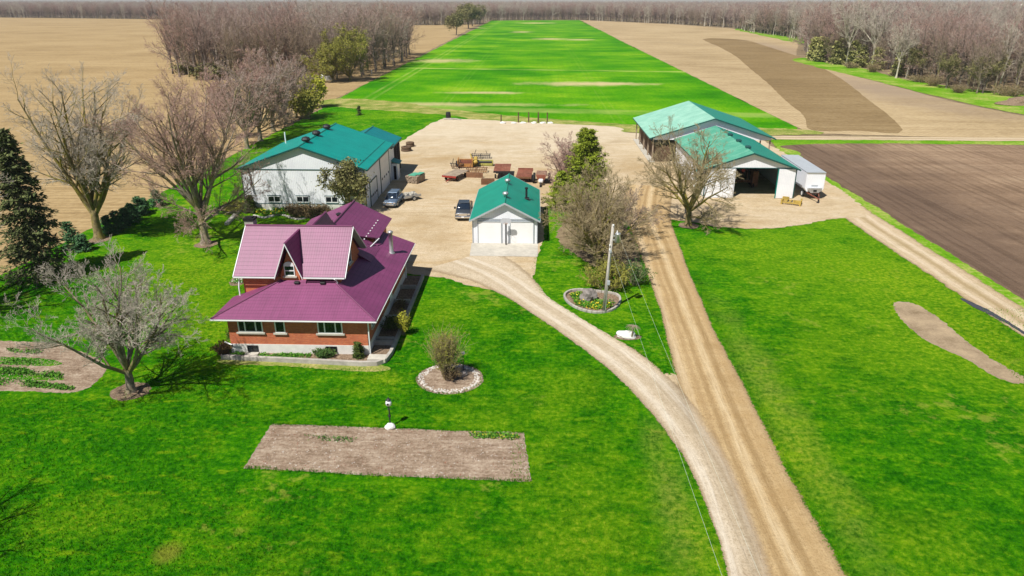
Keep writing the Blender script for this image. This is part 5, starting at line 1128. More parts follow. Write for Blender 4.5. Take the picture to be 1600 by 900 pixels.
# ------------------------------------------------------------------ utility pole, wires, lamp
def pole():
    c = G(943, 489); X, Y = c; R = root('utility_pole', (X, Y, 0), 'grey wooden utility pole with a transformer beside the stone edged flower bed', 'utility pole')
    b = MB(); b.tube((X, Y, -.3), (X + .42, Y, 8.3), .17, .12, n=12); b.build('pole', M['polewood'], R, True)
    b = MB(); b.lathe((X + .85, Y - .15, 6.75), [(.1, -.04), (.25, 0), (.25, .72), (.27, .74), (.2, .82), (.06, .84)], 18); tr = b.build('transformer', M['metal'], R, True)
    b = MB(); b.lathe((X + .78, Y - .15, 7.58), [(.05, 0), (.07, .04), (.04, .1), (.06, .14), (.03, .2)], 10); b.build('bushing', M['white'], tr)
    b = MB(); b.box(X + .45, X + .65, Y - .2, Y - .1, 6.9, 7.0); b.box(X + .45, X + .65, Y - .2, Y - .1, 7.25, 7.35); b.build('bracket', M['metal'], R)
    b = MB(); b.rbox((X + .28, Y - .22, 3.0), (.26, .16, .42), bev=.03); b.rbox((X + .3, Y - .2, 5.9), (.16, .12, .26), bev=.02); b.build('meter_box', M['graytrim'], R)
    b = MB(); b.tube((X + .12, Y - .19, .1), (X + .3, Y - .17, 5.8), .035, n=6); b.build('conduit', M['metal'], R)
    b = MB()
    for z in (6.0, 6.4, 8.2): b.lathe((X + .2 if z < 7 else X + .42, Y - .2, z), [(.03, 0), (.06, .04), (.03, .08), (.06, .12), (.03, .16)], 8)
    b.build('insulator', M['white'], R)
    for k, (a0, e, lb) in enumerate([((X + .2, Y - .2, 6.5), (8.55, -40, 8.0), 'left of the two thin pale wires running from the utility pole over the lawn'), ((X + .85, Y - .2, 7.6), (10.2, -40, 8.6), 'right of the two thin pale wires running from the utility pole over the lawn')]):
        w = MB(); n = 28; A = Vector(a0); E_ = Vector(e); pr_ = A
        for i in range(1, n + 1):
            t = i / n; q = A.lerp(E_, t); q.z -= 4 * 1.4 * t * (1 - t); w.tube(pr_, q, .005, n=5, cap=False); pr_ = q
        o = w.build('power_wire', M['wire'], None); tag(o, lb, 'wire', 'wires from the utility pole')
m_ = Mat('aluminium_wire', .4, .5); m_.base((.62, .66, .55)); M['wire'] = m_.m
pole()
def lamp():
    X, Y = G(610, 667); R = root('yard_lamp', (X, Y, 0), 'thin black yard lamp with a white globe on a pale stone at the garden plot', 'lamp')
    b = MB(); b.tube((X, Y, 0), (X, Y, 1.62), .045, n=10); b.lathe((X, Y, .75), [(.05, 0), (.09, .05), (.09, .15), (.05, .2)], 10); b.tube((X - .12, Y, 1.35), (X + .12, Y, 1.35), .02, n=6); b.build('post', M['black'], R)
    b = MB(); b.lathe((X, Y, 1.6), [(.06, 0), (.17, .08), (.2, .22), (.17, .36), (.08, .42)], 16); b.build('globe', M['white'], R, True)
    b = MB(); b.lathe((X, Y, 2.02), [(.16, 0), (.17, .04), (.05, .14), (.02, .26)], 12); b.rbox((X - .02, Y - .2, 1.83), (.12, .05, .12)); b.build('lamp_cap', M['black'], R)
    me = rock_mesh(5, .36, .32, .24, 2, .12); me.materials.append(M['rock_white']); o = link('base_stone', me, R, (0, -.12, .1))
lamp()

# ------------------------------------------------------------------ trees near the house and yard
tree_objs('bare_tree', G(205, 611), bare_tree(14, 10.5, 2.0, .28, 10, (12, 52), (10, 8, 6, 4), (.5, .5, .5, .5), 7.8, .05, .17, .008, (-.03, 0), low=0, K=(7, 5, 4, 3, 3)), M['bark_grey'], M['twig_grey'], 'pale grey spreading bare tree on the front lawn left of the farmhouse', rz=2.6)
tree_objs('bare_tree', G(322, 381), bare_tree(23, 18, 4.2, .42, 12, (10, 42), (11, 8, 6, 4), (.44, .5, .5, .5), 14.0, .045, .08, .009, low=4), M['bark_grey'], M['twig_red'], 'tall bare tree standing between the farmhouse chimney and the white barn')
tree_objs('bare_tree', G(155, 373), bare_tree(37, 18, 3.8, .45, 13, (10, 46), (11, 8, 6, 4), (.40, .48, .5, .5), 13.8, .035, .08, .009), M['bark_moss'], M['twig_grey'], 'tall bare tree with a mossy trunk at the edge of the field beyond the lawn', rz=1.7)
tree_objs('bare_tree', G(1075, 352), bare_tree(41, 11, 2.4, .36, 9, (22, 58), (9, 8, 7, 4), (.5, .5, .48, .5), 8.9, .03, .13, .010, low=1), M['bark_moss'], M['twig_moss'], 'mossy bare tree standing in front of the drive shed')
c = G(-95, 500); tree_objs('bare_tree', c, bare_tree(52, 17, 3.5, .5, 9, (15, 50), (9, 7, 5, 4), (.45, .5, .46, .5), 12.0, .03, .12, .008, low=1), M['bark_grey'], M['twig_grey'], 'big bare tree whose limbs reach in from the left edge before the dark spruce')
c = G(-130, 868); tree_objs('bare_tree', c, bare_tree(57, 7, 1.4, .2, 7, (25, 55), (8, 6, 4), (.5, .5, .46, .5), 4.8, .04, .13, .01), M['bark_grey'], M['twig_grey'], 'bare tree just left of the frame casting a twiggy shadow on the lower left lawn')
w, f = conifer(3, 15.2, 4.2, 30, 9, 46, .17, .32, -.5, .07, .85)
R = root('spruce_tree', (*G(64, 434), 0), 'tall dark green spruce at the left edge of the lawn', 'tree', None, 0, True); link('trunk', np_mesh('trunk', *w, [M['bark_grey']], smooth=True), R); link('crown', np_mesh('crown', *f, [M['spruce']]), R)
w, f = conifer(8, 10.8, 4.2, 34, 14, 60, .11, .2, .8, .04, .62)
R = root('cedar_tree', (*G(914, 330), 0), 'bright green pointed cedar rising behind the bare tree right of the garage', 'tree', None, 0, True); link('trunk', np_mesh('trunk', *w, [M['bark_moss']], smooth=True), R); link('crown', np_mesh('crown', *f, [M['cedar']]), R)
w, f = conifer(9, 5.2, 2.6, 22, 12, 44, .11, .12, .5, .05, .95)
R = root('cedar_tree', (*G(876, 326), 0), 'small green cedar just behind the right rear corner of the garage', 'tree', None, 0, True); link('trunk', np_mesh('trunk', *w, [M['bark_moss']], smooth=True), R); link('crown', np_mesh('crown', *f, [M['cedar']]), R)
tree_objs('bare_tree', G(932, 412), bare_tree(61, 9, 1.2, .3, 13, (12, 62), (10, 8, 6, 5), (.52, .5, .48, .5), 7.3, .03, .13, .008, low=5), M['bark_moss'], M['twig_moss'], 'dense many stemmed bare tree between the garage and the farm road')
tree_objs('bare_tree', G(893, 300), bare_tree(62, 7, .9, .2, 12, (12, 50), (9, 8, 6, 4), (.52, .5, .48, .5), 6.6, .03, .13, .010, low=2), M['bark_wood'], M['twig_red'], 'reddish bare shrub tree behind the garage, left of the pointed cedar')
tree_objs('bare_tree', G(968, 372), bare_tree(63, 6, .7, .16, 11, (15, 62), (9, 8, 6, 4), (.52, .5, .48, .5), 5.6, .02, .13, .010), M['bark_wood'], M['twig_brown'], 'lower twiggy bare tree leaning over the farm road behind the utility pole')
bush_objs('willow_shrub', G(950, 452), bush(71, 2.9, 2.0, 3.0, 60, 9000, .05, .7), M['twig_moss'], M['bud'], 'yellow green budding shrub behind the utility pole', 'shrub')
bush_objs('willow_shrub', G(990, 445), bush(72, 1.8, 1.8, 2.6, 40, 3500, .05, .7), M['twig_brown'], M['juniper'], 'green tinged shrub at the roadside right of the utility pole', 'shrub')
d = bare_tree(81, 6, 1.0, .16, 9, (15, 50), (8, 6, 4), (.5, .5, .46, .5), 5.2, .06, .12, .014, bud=5, bud_size=.11)
tree_objs('budding_tree', G(546, 333), d, M['bark_moss'], M['twig_moss'], 'olive green budding small tree at the right front corner of the white barn', ml=M['bud_olive'])
# small plants
w, f = conifer(12, 2.4, .75, 16, 10, 45, .08, .07, .1, .0, .6)
R = root('yew_shrub', (*G(393, 332), 0), 'cone shaped green shrub at the left front corner of the white barn', 'shrub', None, 0, True); link('stems', np_mesh('stems', *w, [M['bark_moss']]), R); link('foliage', np_mesh('foliage', *f, [M['yew']]), R)
for i, (a, b_, rx, hh, lb) in enumerate([(462, 340, 1.6, 1.7, 'left brown bush in the hedge below the barn windows'), (483, 341, 1.7, 1.8, 'middle brown bush in the hedge below the barn windows'), (503, 340, 1.3, 1.6, 'right brown bush in the hedge below the barn windows')]):
    bush_objs('hedge_bush', G(a, b_), bush(90 + i, rx, 1.2, hh, 45, 2600, .07, .5), M['twig_moss'], M['brownleaf'], lb, 'bush', 'hedge below the barn windows')
def herb_bed(name, poly, n, mats, label, hmax=.35, size=.08, z=0.02, seed=1):
    rng = np.random.default_rng(seed); P = np.array(poly)[:, :2]; mn, mx_ = P.min(0), P.max(0); out = []
    while len(out) < n:
        q = rng.uniform(mn, mx_); k = False; j = len(P) - 1
        for i in range(len(P)):
            if ((P[i][1] > q[1]) != (P[j][1] > q[1])) and (q[0] < (P[j][0] - P[i][0]) * (q[1] - P[i][1]) / (P[j][1] - P[i][1]) + P[i][0]): k = not k
            j = i
        if k and (math.sin(q[0] * 2.1 + seed) + math.sin(q[1] * 2.7 + q[0]) + rng.normal(0, .7)) > -.6: out.append((q[0], q[1], z + hmax * rng.uniform(0, 1) ** 1.5))
    V, Fq = leaves(rng, np.array(out), size, size * .5, .4); mi = rng.choice(len(mats), len(Fq), p=[.82] + [.18 / (len(mats) - 1)] * (len(mats) - 1) if len(mats) > 1 else [1.0])
    o = link(name, np_mesh(name, V, Fq, mats, mi)); tag(o, label, 'plants', None, 'stuff'); return o
herb_bed('flower_bed', px((398, 334), (402, 320), (425, 318), (446, 320), (450, 336), (425, 338)), 2600, [M['herb'], M['flower']], 'green and yellow flower patch before the white barn', .5, .1, seed=3)
b = MB(); rr = random.Random(5); rocks(b, 6, [(G(398 + i * 3.4, 337 + 3 * math.sin(i * .4) + i * .15)[0], G(398 + i * 3.4, 337 + 3 * math.sin(i * .4) + i * .15)[1]) for i in range(36)], .18, .34); o = b.build('rockery_edge', M['stone'], None); tag(o, 'row of pale stones edging the bed before the white barn', 'stone edging', None, 'stuff')
b = MB(); A = G(384, 320); B_ = G(354, 352); b.mesh([(A[0] - .25, A[1], .02), (A[0] + .25, A[1], .02), (B_[0] + .25, B_[1], .02), (B_[0] - .25, B_[1], .02), (A[0] - .25, A[1], .28), (A[0] + .25, A[1], .28), (B_[0] + .25, B_[1], .28), (B_[0] - .25, B_[1], .28)], [(0, 1, 2, 3), (7, 6, 5, 4), (0, 4, 5, 1), (1, 5, 6, 2), (2, 6, 7, 3), (3, 7, 4, 0)]); o = b.build('concrete_wall', M['concrete'], None); tag(o, 'low concrete wall running from the left corner of the white barn', 'wall')
bush_objs('grass_clump', G(365, 330), bush(96, 1.6, 2.6, 1.0, 70, 3000, .08, .4), M['twig_moss'], M['bud'], 'dry yellowish brush along the left side of the white barn', 'brush')
# row of young spruces
yg = 'young spruces in a row along the field'
ys = [(114, 388, 3.2, 'young spruce nearest the big dark spruce, left end of the young row'), (170, 366, 2.4, 'young spruce just right of the mossy trunk of the tall tree'), (184, 361, 2.6, 'young spruce second to the right of the mossy tree trunk'), (197, 353, 2.4, 'young spruce in the dense middle of the young row'), (207, 346, 2.4, 'young spruce just past the dense middle of the young row'), (219, 337, 2.6, 'young spruce in the thinning right half of the young row'), (226, 332, 2.0, 'small young spruce in the right half of the young row'), (246, 322, 2.3, 'young spruce at the right end of the young row'), (131, 392, 2.0, 'light green young spruce right of the big dark spruce')]
for i, (a, b_, hh, lb) in enumerate(ys):
    w, f = conifer(100 + i, hh, hh * .46, 12, 8, 26, .1, .06, .1, .03, .85, 3)
    R = root('young_spruce', (*G(a, b_), 0), lb, 'tree', yg, 0, True); link('trunk', np_mesh('trunk', *w, [M['bark_grey']]), R); link('crown', np_mesh('crown', *f, [M['bluespruce']]), R)
# planting by the house
bush_objs('juniper_shrub', (-16.2, 48.35), bush(110, .85, .5, .55, 50, 3200, .045, .3), M['twig_moss'], M['juniper'], 'low spreading green juniper below the right front window of the farmhouse', 'shrub', z=.2)
w, f = conifer(111, 1.35, .34, 12, 9, 50, .045, .04, .35, .0, .5)
R = root('cone_evergreen', (-13.5, 48.35, .2), 'small cone shaped evergreen near the right front corner of the farmhouse', 'shrub', None, 0, True); link('stems', np_mesh('stems', *w, [M['bark_moss']]), R); link('foliage', np_mesh('foliage', *f, [M['yew']]), R)
bush_objs('round_shrub', (-24.35, 48.75), bush(112, .75, .65, 1.15, 40, 2600, .05, .5), M['twig_brown'], M['redleaf'], 'dull reddish round shrub at the left front corner of the farmhouse', 'shrub')
bush_objs('round_shrub', (-24.3, 51.0), bush(113, .5, .5, 1.4, 30, 1500, .05, .4), M['twig_brown'], M['yew'], 'dark green shrub against the left wall of the farmhouse', 'shrub')
bush_objs('golden_shrub', (-10.8, 52.9), bush(114, .42, .42, 1.9, 30, 2400, .045, .3), M['twig_moss'], M['golden'], 'golden green upright shrub catching the sun beside the right curb of the farmhouse', 'shrub')
bush_objs('dark_shrub', (-11.9, 53.5), bush(115, .6, .8, 1.3, 30, 1800, .05, .4), M['twig_brown'], M['yew'], 'dark shrub in the shade between the farmhouse wall and the golden shrub', 'shrub')
bush_objs('dark_shrub', (-11.9, 58.0), bush(116, .5, .6, .9, 24, 1200, .05, .4), M['twig_brown'], M['brownleaf'], 'brownish shrub in the shaded bed halfway along the right farmhouse wall', 'shrub')
herb_bed('ground_cover', [(-21.3, 48.0), (-17.3, 47.95), (-17.3, 48.7), (-21.3, 48.75)], 2200, [M['herb'], M['juniper']], 'strip of green ground cover below the farmhouse windows', .16, .05, .2, 4)
herb_bed('ground_cover', [(-23.6, 48.3), (-22.6, 48.2), (-22.6, 48.75), (-23.6, 48.8)], 400, [M['herb'], M['juniper']], 'small green plants at the left end of the farmhouse bed', .16, .05, .2, 5)
c = G(375, 438); sheet('mulch_ring', [(c[0] + 1.0 * math.cos(t), c[1] + 1.6 * math.sin(t)) for t in np.linspace(0, 6.28, 12, endpoint=False)], M['mulch'], 0.014, 0.15, 0.14, seed=43)
herb_bed('flower_bed', [(c[0] - .7, c[1] - .9), (c[0] + .6, c[1] - .9), (c[0] + .6, c[1] + 1.0), (c[0] - .7, c[1] + 1.0)], 500, [M['herb'], M['flower_white']], 'small flower bed left of the tall farmhouse wall', .25, .07, .03, 6)
# round bed with a tall shrub
cx, cy = G(703, 591); sheet('round_bed', [(cx + 2.5 * math.cos(t), cy + 2.3 * math.sin(t)) for t in np.linspace(0, 6.28, 26, endpoint=False)], M['soil'], 0.012, 0.06, 0.1, seed=44)
b = MB(); rr = random.Random(8); rocks(b, 9, [(cx + (2.12 + rr.uniform(-.28, .25)) * math.cos(t), cy + (1.93 + rr.uniform(-.28, .25)) * math.sin(t)) for t in np.linspace(0, 6.28, 300)], .02, .12); o = b.build('stone_ring', M['stone'], None); tag(o, 'ring of pale stones round the shrub bed on the front lawn', 'stone edging', None, 'stuff')
bush_objs('tall_shrub', (cx - .25, cy - .1), bush(120, .85, .8, 3.7, 130, 8000, .028, .05, .9), M['twig_moss'], M['bud'], 'tall narrow budding shrub in the round stone edged bed', 'shrub')
bush_objs('low_shrub', (cx + .1, cy - .3), bush(121, .75, .6, 1.1, 60, 2500, .035, .4), M['twig_brown'], M['brownleaf'], 'low brown shrub at the foot of the tall shrub in the round bed', 'shrub')
me = rock_mesh(33, .26, .24, .24); me.materials.append(M['rock_grey']); o = link('garden_stone', me, None, (cx + 1.0, cy + .4, .15)); tag(o, 'dark grey stone right of the tall shrub in the round bed', 'stone')
c = (cx + .9, cy + 1.3); b = MB(); b.tube((c[0], c[1], 0), (c[0], c[1], 1.35), .025, n=6); R = root('sun_globe', (c[0], c[1], 0), 'small white ball on a thin stake behind the tall shrub', 'garden ornament'); b.build('stake', M['black'], R); q = MB(); q.lathe((c[0], c[1], 1.3), [(.02, 0), (.12, .06), (.14, .15), (.1, .25), (.02, .29)], 12); q.build('ball', M['white'], R, True)
# flower bed by the pole
bp = px((882, 463), (893, 456), (912, 455), (940, 458), (963, 462), (969, 470), (964, 481), (948, 489), (925, 490), (903, 484), (887, 474)); sheet('flower_bed_soil', bp, M['mulch'], 0.060, 0.03, 0.1, seed=45)
E = spline(bp, .35); b = MB()
for i in range(len(E)):
    a, c = E[i], E[(i + 1) % len(E)]; d = Vector((c[0] - a[0], c[1] - a[1])); b.rbox(((a[0] + c[0]) / 2, (a[1] + c[1]) / 2, .16), (d.length * .94, .2, .24), rz=math.atan2(d.y, d.x), bev=.03)
o = b.build('stone_border', M['curbstone'], None); tag(o, 'curved block border round the flower bed by the utility pole', 'border')
me = rock_mesh(61, .75, .6, .85, 3); me.materials.append(M['rock_grey']); c = G(919, 470); o = link('boulder', me, None, (c[0], c[1], .4)); tag(o, 'big grey boulder in the flower bed left of the utility pole', 'boulder')
herb_bed('flower_bed', px((890, 462), (905, 460), (935, 472), (960, 474), (955, 482), (925, 486), (900, 478)), 1500, [M['herb'], M['flower']], 'green and yellow plants in the block edged bed by the utility pole', .32, .08, .08, 7)
me = rock_mesh(66, .85, .45, .42, 3, .15); me.materials.append(M['rock_white']); c = G(978, 527); o = link('boulder', me, None, (c[0], c[1], .18)); tag(o, 'flat white boulder on the grass between the two driveways', 'boulder')
c = G(987, 530); sheet('mulch_ring', [(c[0] + 1.15 * math.cos(t) - .3, c[1] + .6 * math.sin(t) + .3) for t in np.linspace(0, 6.28, 12, endpoint=False)], M['mulch'], 0.062, 0.06, 0.1, seed=46)
R = root('umbrella_tree', (c[0], c[1], 0), 'tiny weeping tree on a thin trunk in front of the flat white boulder', 'tree', None, 0, True)
rng = np.random.default_rng(4); b = MB(); b.tube((0, 0, 0), (.03, 0, 1.25), .06, .04, n=8); b.build('trunk', M['bark_grey'], R)
az = rng.uniform(0, 6.283, 60); dd = nrm(np.stack([np.cos(az), np.sin(az), rng.uniform(.1, .8, 60)], 1)); P_, R_ = poly_grow(rng, np.tile([[.03, 0, 1.22]], (60, 1)), dd, rng.uniform(.4, .75, 60), np.full(60, .014), 5, .1, -.3, .4, .007); link('crown', np_mesh('crown', *tubes(P_, R_, 3), [M['twig_brown']]), R)
# garden plots: stones, clods and young plants
def scatter(name, poly, n, s0, s1, mat, label, z, seed):
    rng = np.random.default_rng(seed); P = np.array(poly)[:, :2]; c = P.mean(0); mn, mx_ = P.min(0), P.max(0); pts = []
    while len(pts) < n:
        q = rng.uniform(mn, mx_); k = False; j = len(P) - 1
        for i in range(len(P)):
            if ((P[i][1] > q[1]) != (P[j][1] > q[1])) and (q[0] < (P[j][0] - P[i][0]) * (q[1] - P[i][1]) / (P[j][1] - P[i][1]) + P[i][0]): k = not k
            j = i
        if k: pts.append(q)
    pts = np.array(pts); oc = np.array([[1, 0, 0], [0, 1, 0], [-1, 0, 0], [0, -1, 0], [0, 0, .8], [0, 0, -.3]], float)
    s = rng.uniform(s0, s1, n); V = (oc[None] * (s[:, None, None] * rng.uniform(.6, 1.3, (n, 6, 1))) + np.concatenate([pts, np.full((n, 1), z)], 1)[:, None]).reshape(-1, 3)
    F1 = np.array([[0, 1, 4], [1, 2, 4], [2, 3, 4], [3, 0, 4]]); Fq = (F1[None] + (np.arange(n) * 6)[:, None, None]).reshape(-1, 3)
    o = link(name, np_mesh(name, V, Fq, [mat])); tag(o, label, 'stones', None, 'stuff'); return o
gp = px((428, 665), (560, 669), (690, 674), (815, 678), (827, 750), (600, 741), (386, 729))
scatter('soil_clods', gp, 7000, .02, .055, M['soil'], 'clods of dry earth across the bare garden plot', .012, 1)
scatter('small_stones', gp, 350, .02, .05, M['stone'], 'pale stones scattered over the bare garden plot', .02, 2)
scatter('dead_leaves', gp, 300, .02, .05, M['rust'], 'brown dead leaves on the bare garden plot', .02, 3)
herb_bed('garden_seedlings', px((730, 676), (800, 679), (812, 684), (800, 688), (735, 685)), 700, [M['herb'], M['golden']], 'green plants along the far right edge of the bare garden plot', .2, .06, .02, 8)
herb_bed('garden_seedlings', px((475, 680), (560, 684), (550, 692), (480, 688)), 260, [M['juniper'], M['herb']], 'thin green weeds in the far left of the bare garden plot', .1, .05, .02, 9)
scatter('soil_clods', px((-40, 542), (75, 541), (150, 565), (145, 590), (110, 606), (-40, 598)), 3500, .02, .06, M['soil'], 'clods of earth in the vegetable plot at the left edge', .012, 4)
for q_ in ([(-60, 556), (60, 560), (95, 568), (60, 571), (-60, 565)], [(-60, 581), (60, 586), (100, 592), (60, 594), (-60, 589)]): sheet('lawn', px(*q_), M['lawn'], 0.014, .12, .12, seed=int(q_[0][1]))
for i, (pl, lb, nn, ht) in enumerate([(px((-30, 574), (40, 577), (100, 586), (98, 592), (40, 586), (-30, 584)), 'bright green row in the middle of the vegetable plot', 2600, .22), (px((-30, 592), (60, 597), (118, 606), (112, 611), (50, 606), (-30, 600)), 'pale green leafy row at the near side of the vegetable plot', 1500, .18), (px((10, 545), (30, 545), (70, 549), (60, 554), (15, 551)), 'sparse plants at the far side of the vegetable plot', 300, .2), (px((-30, 560), (50, 563), (70, 570), (40, 571), (-30, 567)), 'thin weedy row in the vegetable plot', 400, .1)]):
    herb_bed('vegetable_row', pl, nn, [M['herb'], M['juniper']], lb, ht, .06, .02, 20 + i)
# grass tufts breaking up the lawn edges and surface
def tufts():
    rng = np.random.default_rng(77); P = []
    def along(pts, closed, w, den, d_side=0.0):
        Cc = spline(pts, .1, closed); n = int(len(Cc) * den); i = rng.integers(0, len(Cc), n); P.append(Cc[i] + rng.normal(0, w, (n, 2)))
    along(isl, True, .16, 4); along([G(425, 663), G(560, 667), G(690, 672), G(817, 676)], False, .1, 6); along([G(384, 731), G(600, 744), G(829, 752)], False, .1, 6)
    along([(q[0] + 2.75, q[1]) for q in ROADC if 20 < q[1] < 75], False, .2, 6)
    along([(cx + 2.5 * math.cos(t), cy + 2.3 * math.sin(t)) for t in np.linspace(0, 6.28, 16, endpoint=False)], True, .12, 5)
    k = 130000; yy = 22 + 46 * rng.uniform(0, 1, k) ** 1.25; xx = rng.uniform(-.95, .85, k) * (yy * .8 + 8)
    keep = np.abs(xx - np.interp(yy, [q[1] for q in ROADC][::-1], [q[0] for q in ROADC][::-1])) > 2.9; keep = keep & ~((xx > -25.2) & (xx < -10.8) & (yy > 47)) & ~((xx > -19.5) & (xx < -1.2) & (yy > 33.2) & (yy < 39.2))
    dr = np.array(drv); keep &= (np.sqrt(((np.stack([xx, yy], 1)[:, None] - spline(drv, 1.0, False)[None]) ** 2).sum(-1)).min(1) > 2.3) & ~((yy > 60) & (xx > -14))
    keep &= ~((xx < -29) & (yy > 42) & (yy < 51)) & ~((xx > 28) & (yy > 34) & (yy < 60) & (np.abs(xx - 32) < 4)) & (np.hypot(xx - cx, yy - cy) > 2.6)
    P.append(np.stack([xx, yy], 1)[keep]); Q = np.concatenate(P); n = len(Q); h = rng.uniform(.04, .11, n); a = rng.uniform(0, 6.283, n); w = rng.uniform(.015, .035, n)
    base = np.concatenate([Q, np.full((n, 1), .0)], 1); s = np.stack([np.cos(a) * w, np.sin(a) * w, np.zeros(n)], 1); t = base + np.stack([rng.normal(0, .03, n), rng.normal(0, .03, n), h + .05], 1)
    V = np.stack([base - s, base + s, t], 1).reshape(-1, 3); Fq = np.arange(3 * n).reshape(-1, 3)
    o = link('grass_tufts', np_mesh('grass_tufts', V, Fq, [M['lawn']])); tag(o, 'short tufts of green grass over the lawn and along its edges', 'grass', None, 'stuff')
tufts()

# ------------------------------------------------------------------ woodland
VAR = []
def woods():
    vs = []
    for k in range(5):
        t = bare_tree(200 + k, 20, (5.5, 9, 6, 11, 4)[k], (.27, .22, .28, .3, .22)[k], (8, 6, 9, 6, 9)[k], ((5, 20), (5, 18), (6, 26), (10, 30), (4, 22))[k], (7, 5, 4), (.40, .5, .5, .5), (15.5, 12, 15, 12.5, 14)[k], .04, .08, .026, K=(5, 3, 2, 2), side=4, low=2)
        vs.append((np_mesh('trunk', *t[0], [(M['bark_wood'], M['bark_grey'], M['bark_wood'], M['bark_pale'], M['bark_grey'])[k]]), np_mesh('crown', *t[1], [[M['twig_red'], M['twig_wood'], M['twig_wood'], M['twig_grey'], M['twig_brown']][k]])))
    return vs
VAR = woods()
rng = np.random.default_rng(5)
def inside(P, poly):
    poly = np.array(poly); r = np.zeros(len(P), bool); j = len(poly) - 1
    for i in range(len(poly)):
        a, b = poly[i], poly[j]; c = ((a[1] > P[:, 1]) != (b[1] > P[:, 1])) & (P[:, 0] < (b[0] - a[0]) * (P[:, 1] - a[1]) / (b[1] - a[1] + 1e-12) + a[0]); r ^= c; j = i
    return r
def fill(poly, sp):
    p = np.array(poly, float); mn, mx_ = p.min(0), p.max(0); gx, gy = np.meshgrid(np.arange(mn[0], mx_[0], sp), np.arange(mn[1], mx_[1], sp))
    Q = np.stack([gx.ravel(), gy.ravel()], 1).astype(float); Q += rng.uniform(-.48, .48, Q.shape) * sp; return Q[inside(Q, poly)]
lot = [(-59.5, 292), (-64, 262), (-75, 250), (-95, 246), (-115, 250), (-134, 266), (-150, 300), (-150, 345), (-130, 400), (-90, 415), (-62, 380)]
edge = px((1262, 90), (1295, 99), (1350, 107), (1400, 117), (1450, 130), (1490, 143), (1545, 148), (1600, 152))
right = edge + [(260, 175), (420, 175), (420, 420), (300, 700), (190, 700), (186, 520)] + px((1250, 72))
T1 = fill(lot, 6.2); T2 = fill(right, 5.6)
fe = [(-1700, 1195), (-900, 1195), (-300, 1005), G(600, 40), G(700, 39), (-66, 850), (-62, 1036), G(905, 31), G(1050, 37.5), G(1150, 44), G(1200, 50), G(1246, 60), (186, 705), (420, 700), (900, 560), (1700, 560)]
def band(d0, d1, sp):
    a = [(x * (1 + d0 / 1100), y + d0) for x, y in fe]; b = [(x * (1 + d1 / 1100), y + d1) for x, y in fe]; return fill(a + b[::-1], sp)
T3 = np.concatenate([band(0, 45, 5.5), band(45, 300, 9.5), band(300, 900, 16)]); T4 = band(900, 3200, 34)
right2 = [(420, 175), (900, 175), (1500, 560), (420, 700)]; T3 = np.concatenate([T3, fill(right2, 10)])
near = np.concatenate([T1, T2]); lab = np.concatenate([np.zeros(len(T1)), np.ones(len(T2))])
ca, sa = math.cos(YAW), math.sin(YAW)
def vis(P): x = P[:, 0] * ca + P[:, 1] * sa; d = -P[:, 0] * sa + P[:, 1] * ca; return (np.abs(x / d) < .74) & (d > 0)
near = near[vis(near)] if False else near; v_ = vis(near); dist = np.linalg.norm(near, axis=1) + (~v_) * 1e5
# the trees that show largest: nearest in each wood
o1 = np.argsort(np.where(lab == 0, dist, 1e9))[:120]; o2 = np.argsort(np.where(lab == 1, dist, 1e9))[:150]; ind = np.concatenate([o1, o2])
for q in ind:
    k = int(rng.integers(0, 5)); k = k if k != 3 or rng.uniform() < .5 else 1
    s = (rng.uniform(.92, 1.12) if lab[q] == 0 else rng.uniform(.72, 1.0)); r = root('woodland_tree', (near[q][0], near[q][1], 0), 'bare tree crowded among the others of the woodlot left of the wheat field' if lab[q] == 0 else 'bare tree crowded along the front of the wood right of the tan field', 'tree', 'bare trees of the woodlot' if lab[q] == 0 else 'bare trees at the front of the right wood', rng.uniform(0, 6.28), True)
    r.scale = (s, s, s * rng.uniform(.95, 1.08)); link('trunk', VAR[k][0], r); link('crown', VAR[k][1], r)
rest = np.ones(len(near), bool); rest[ind] = False; S1 = near[rest]
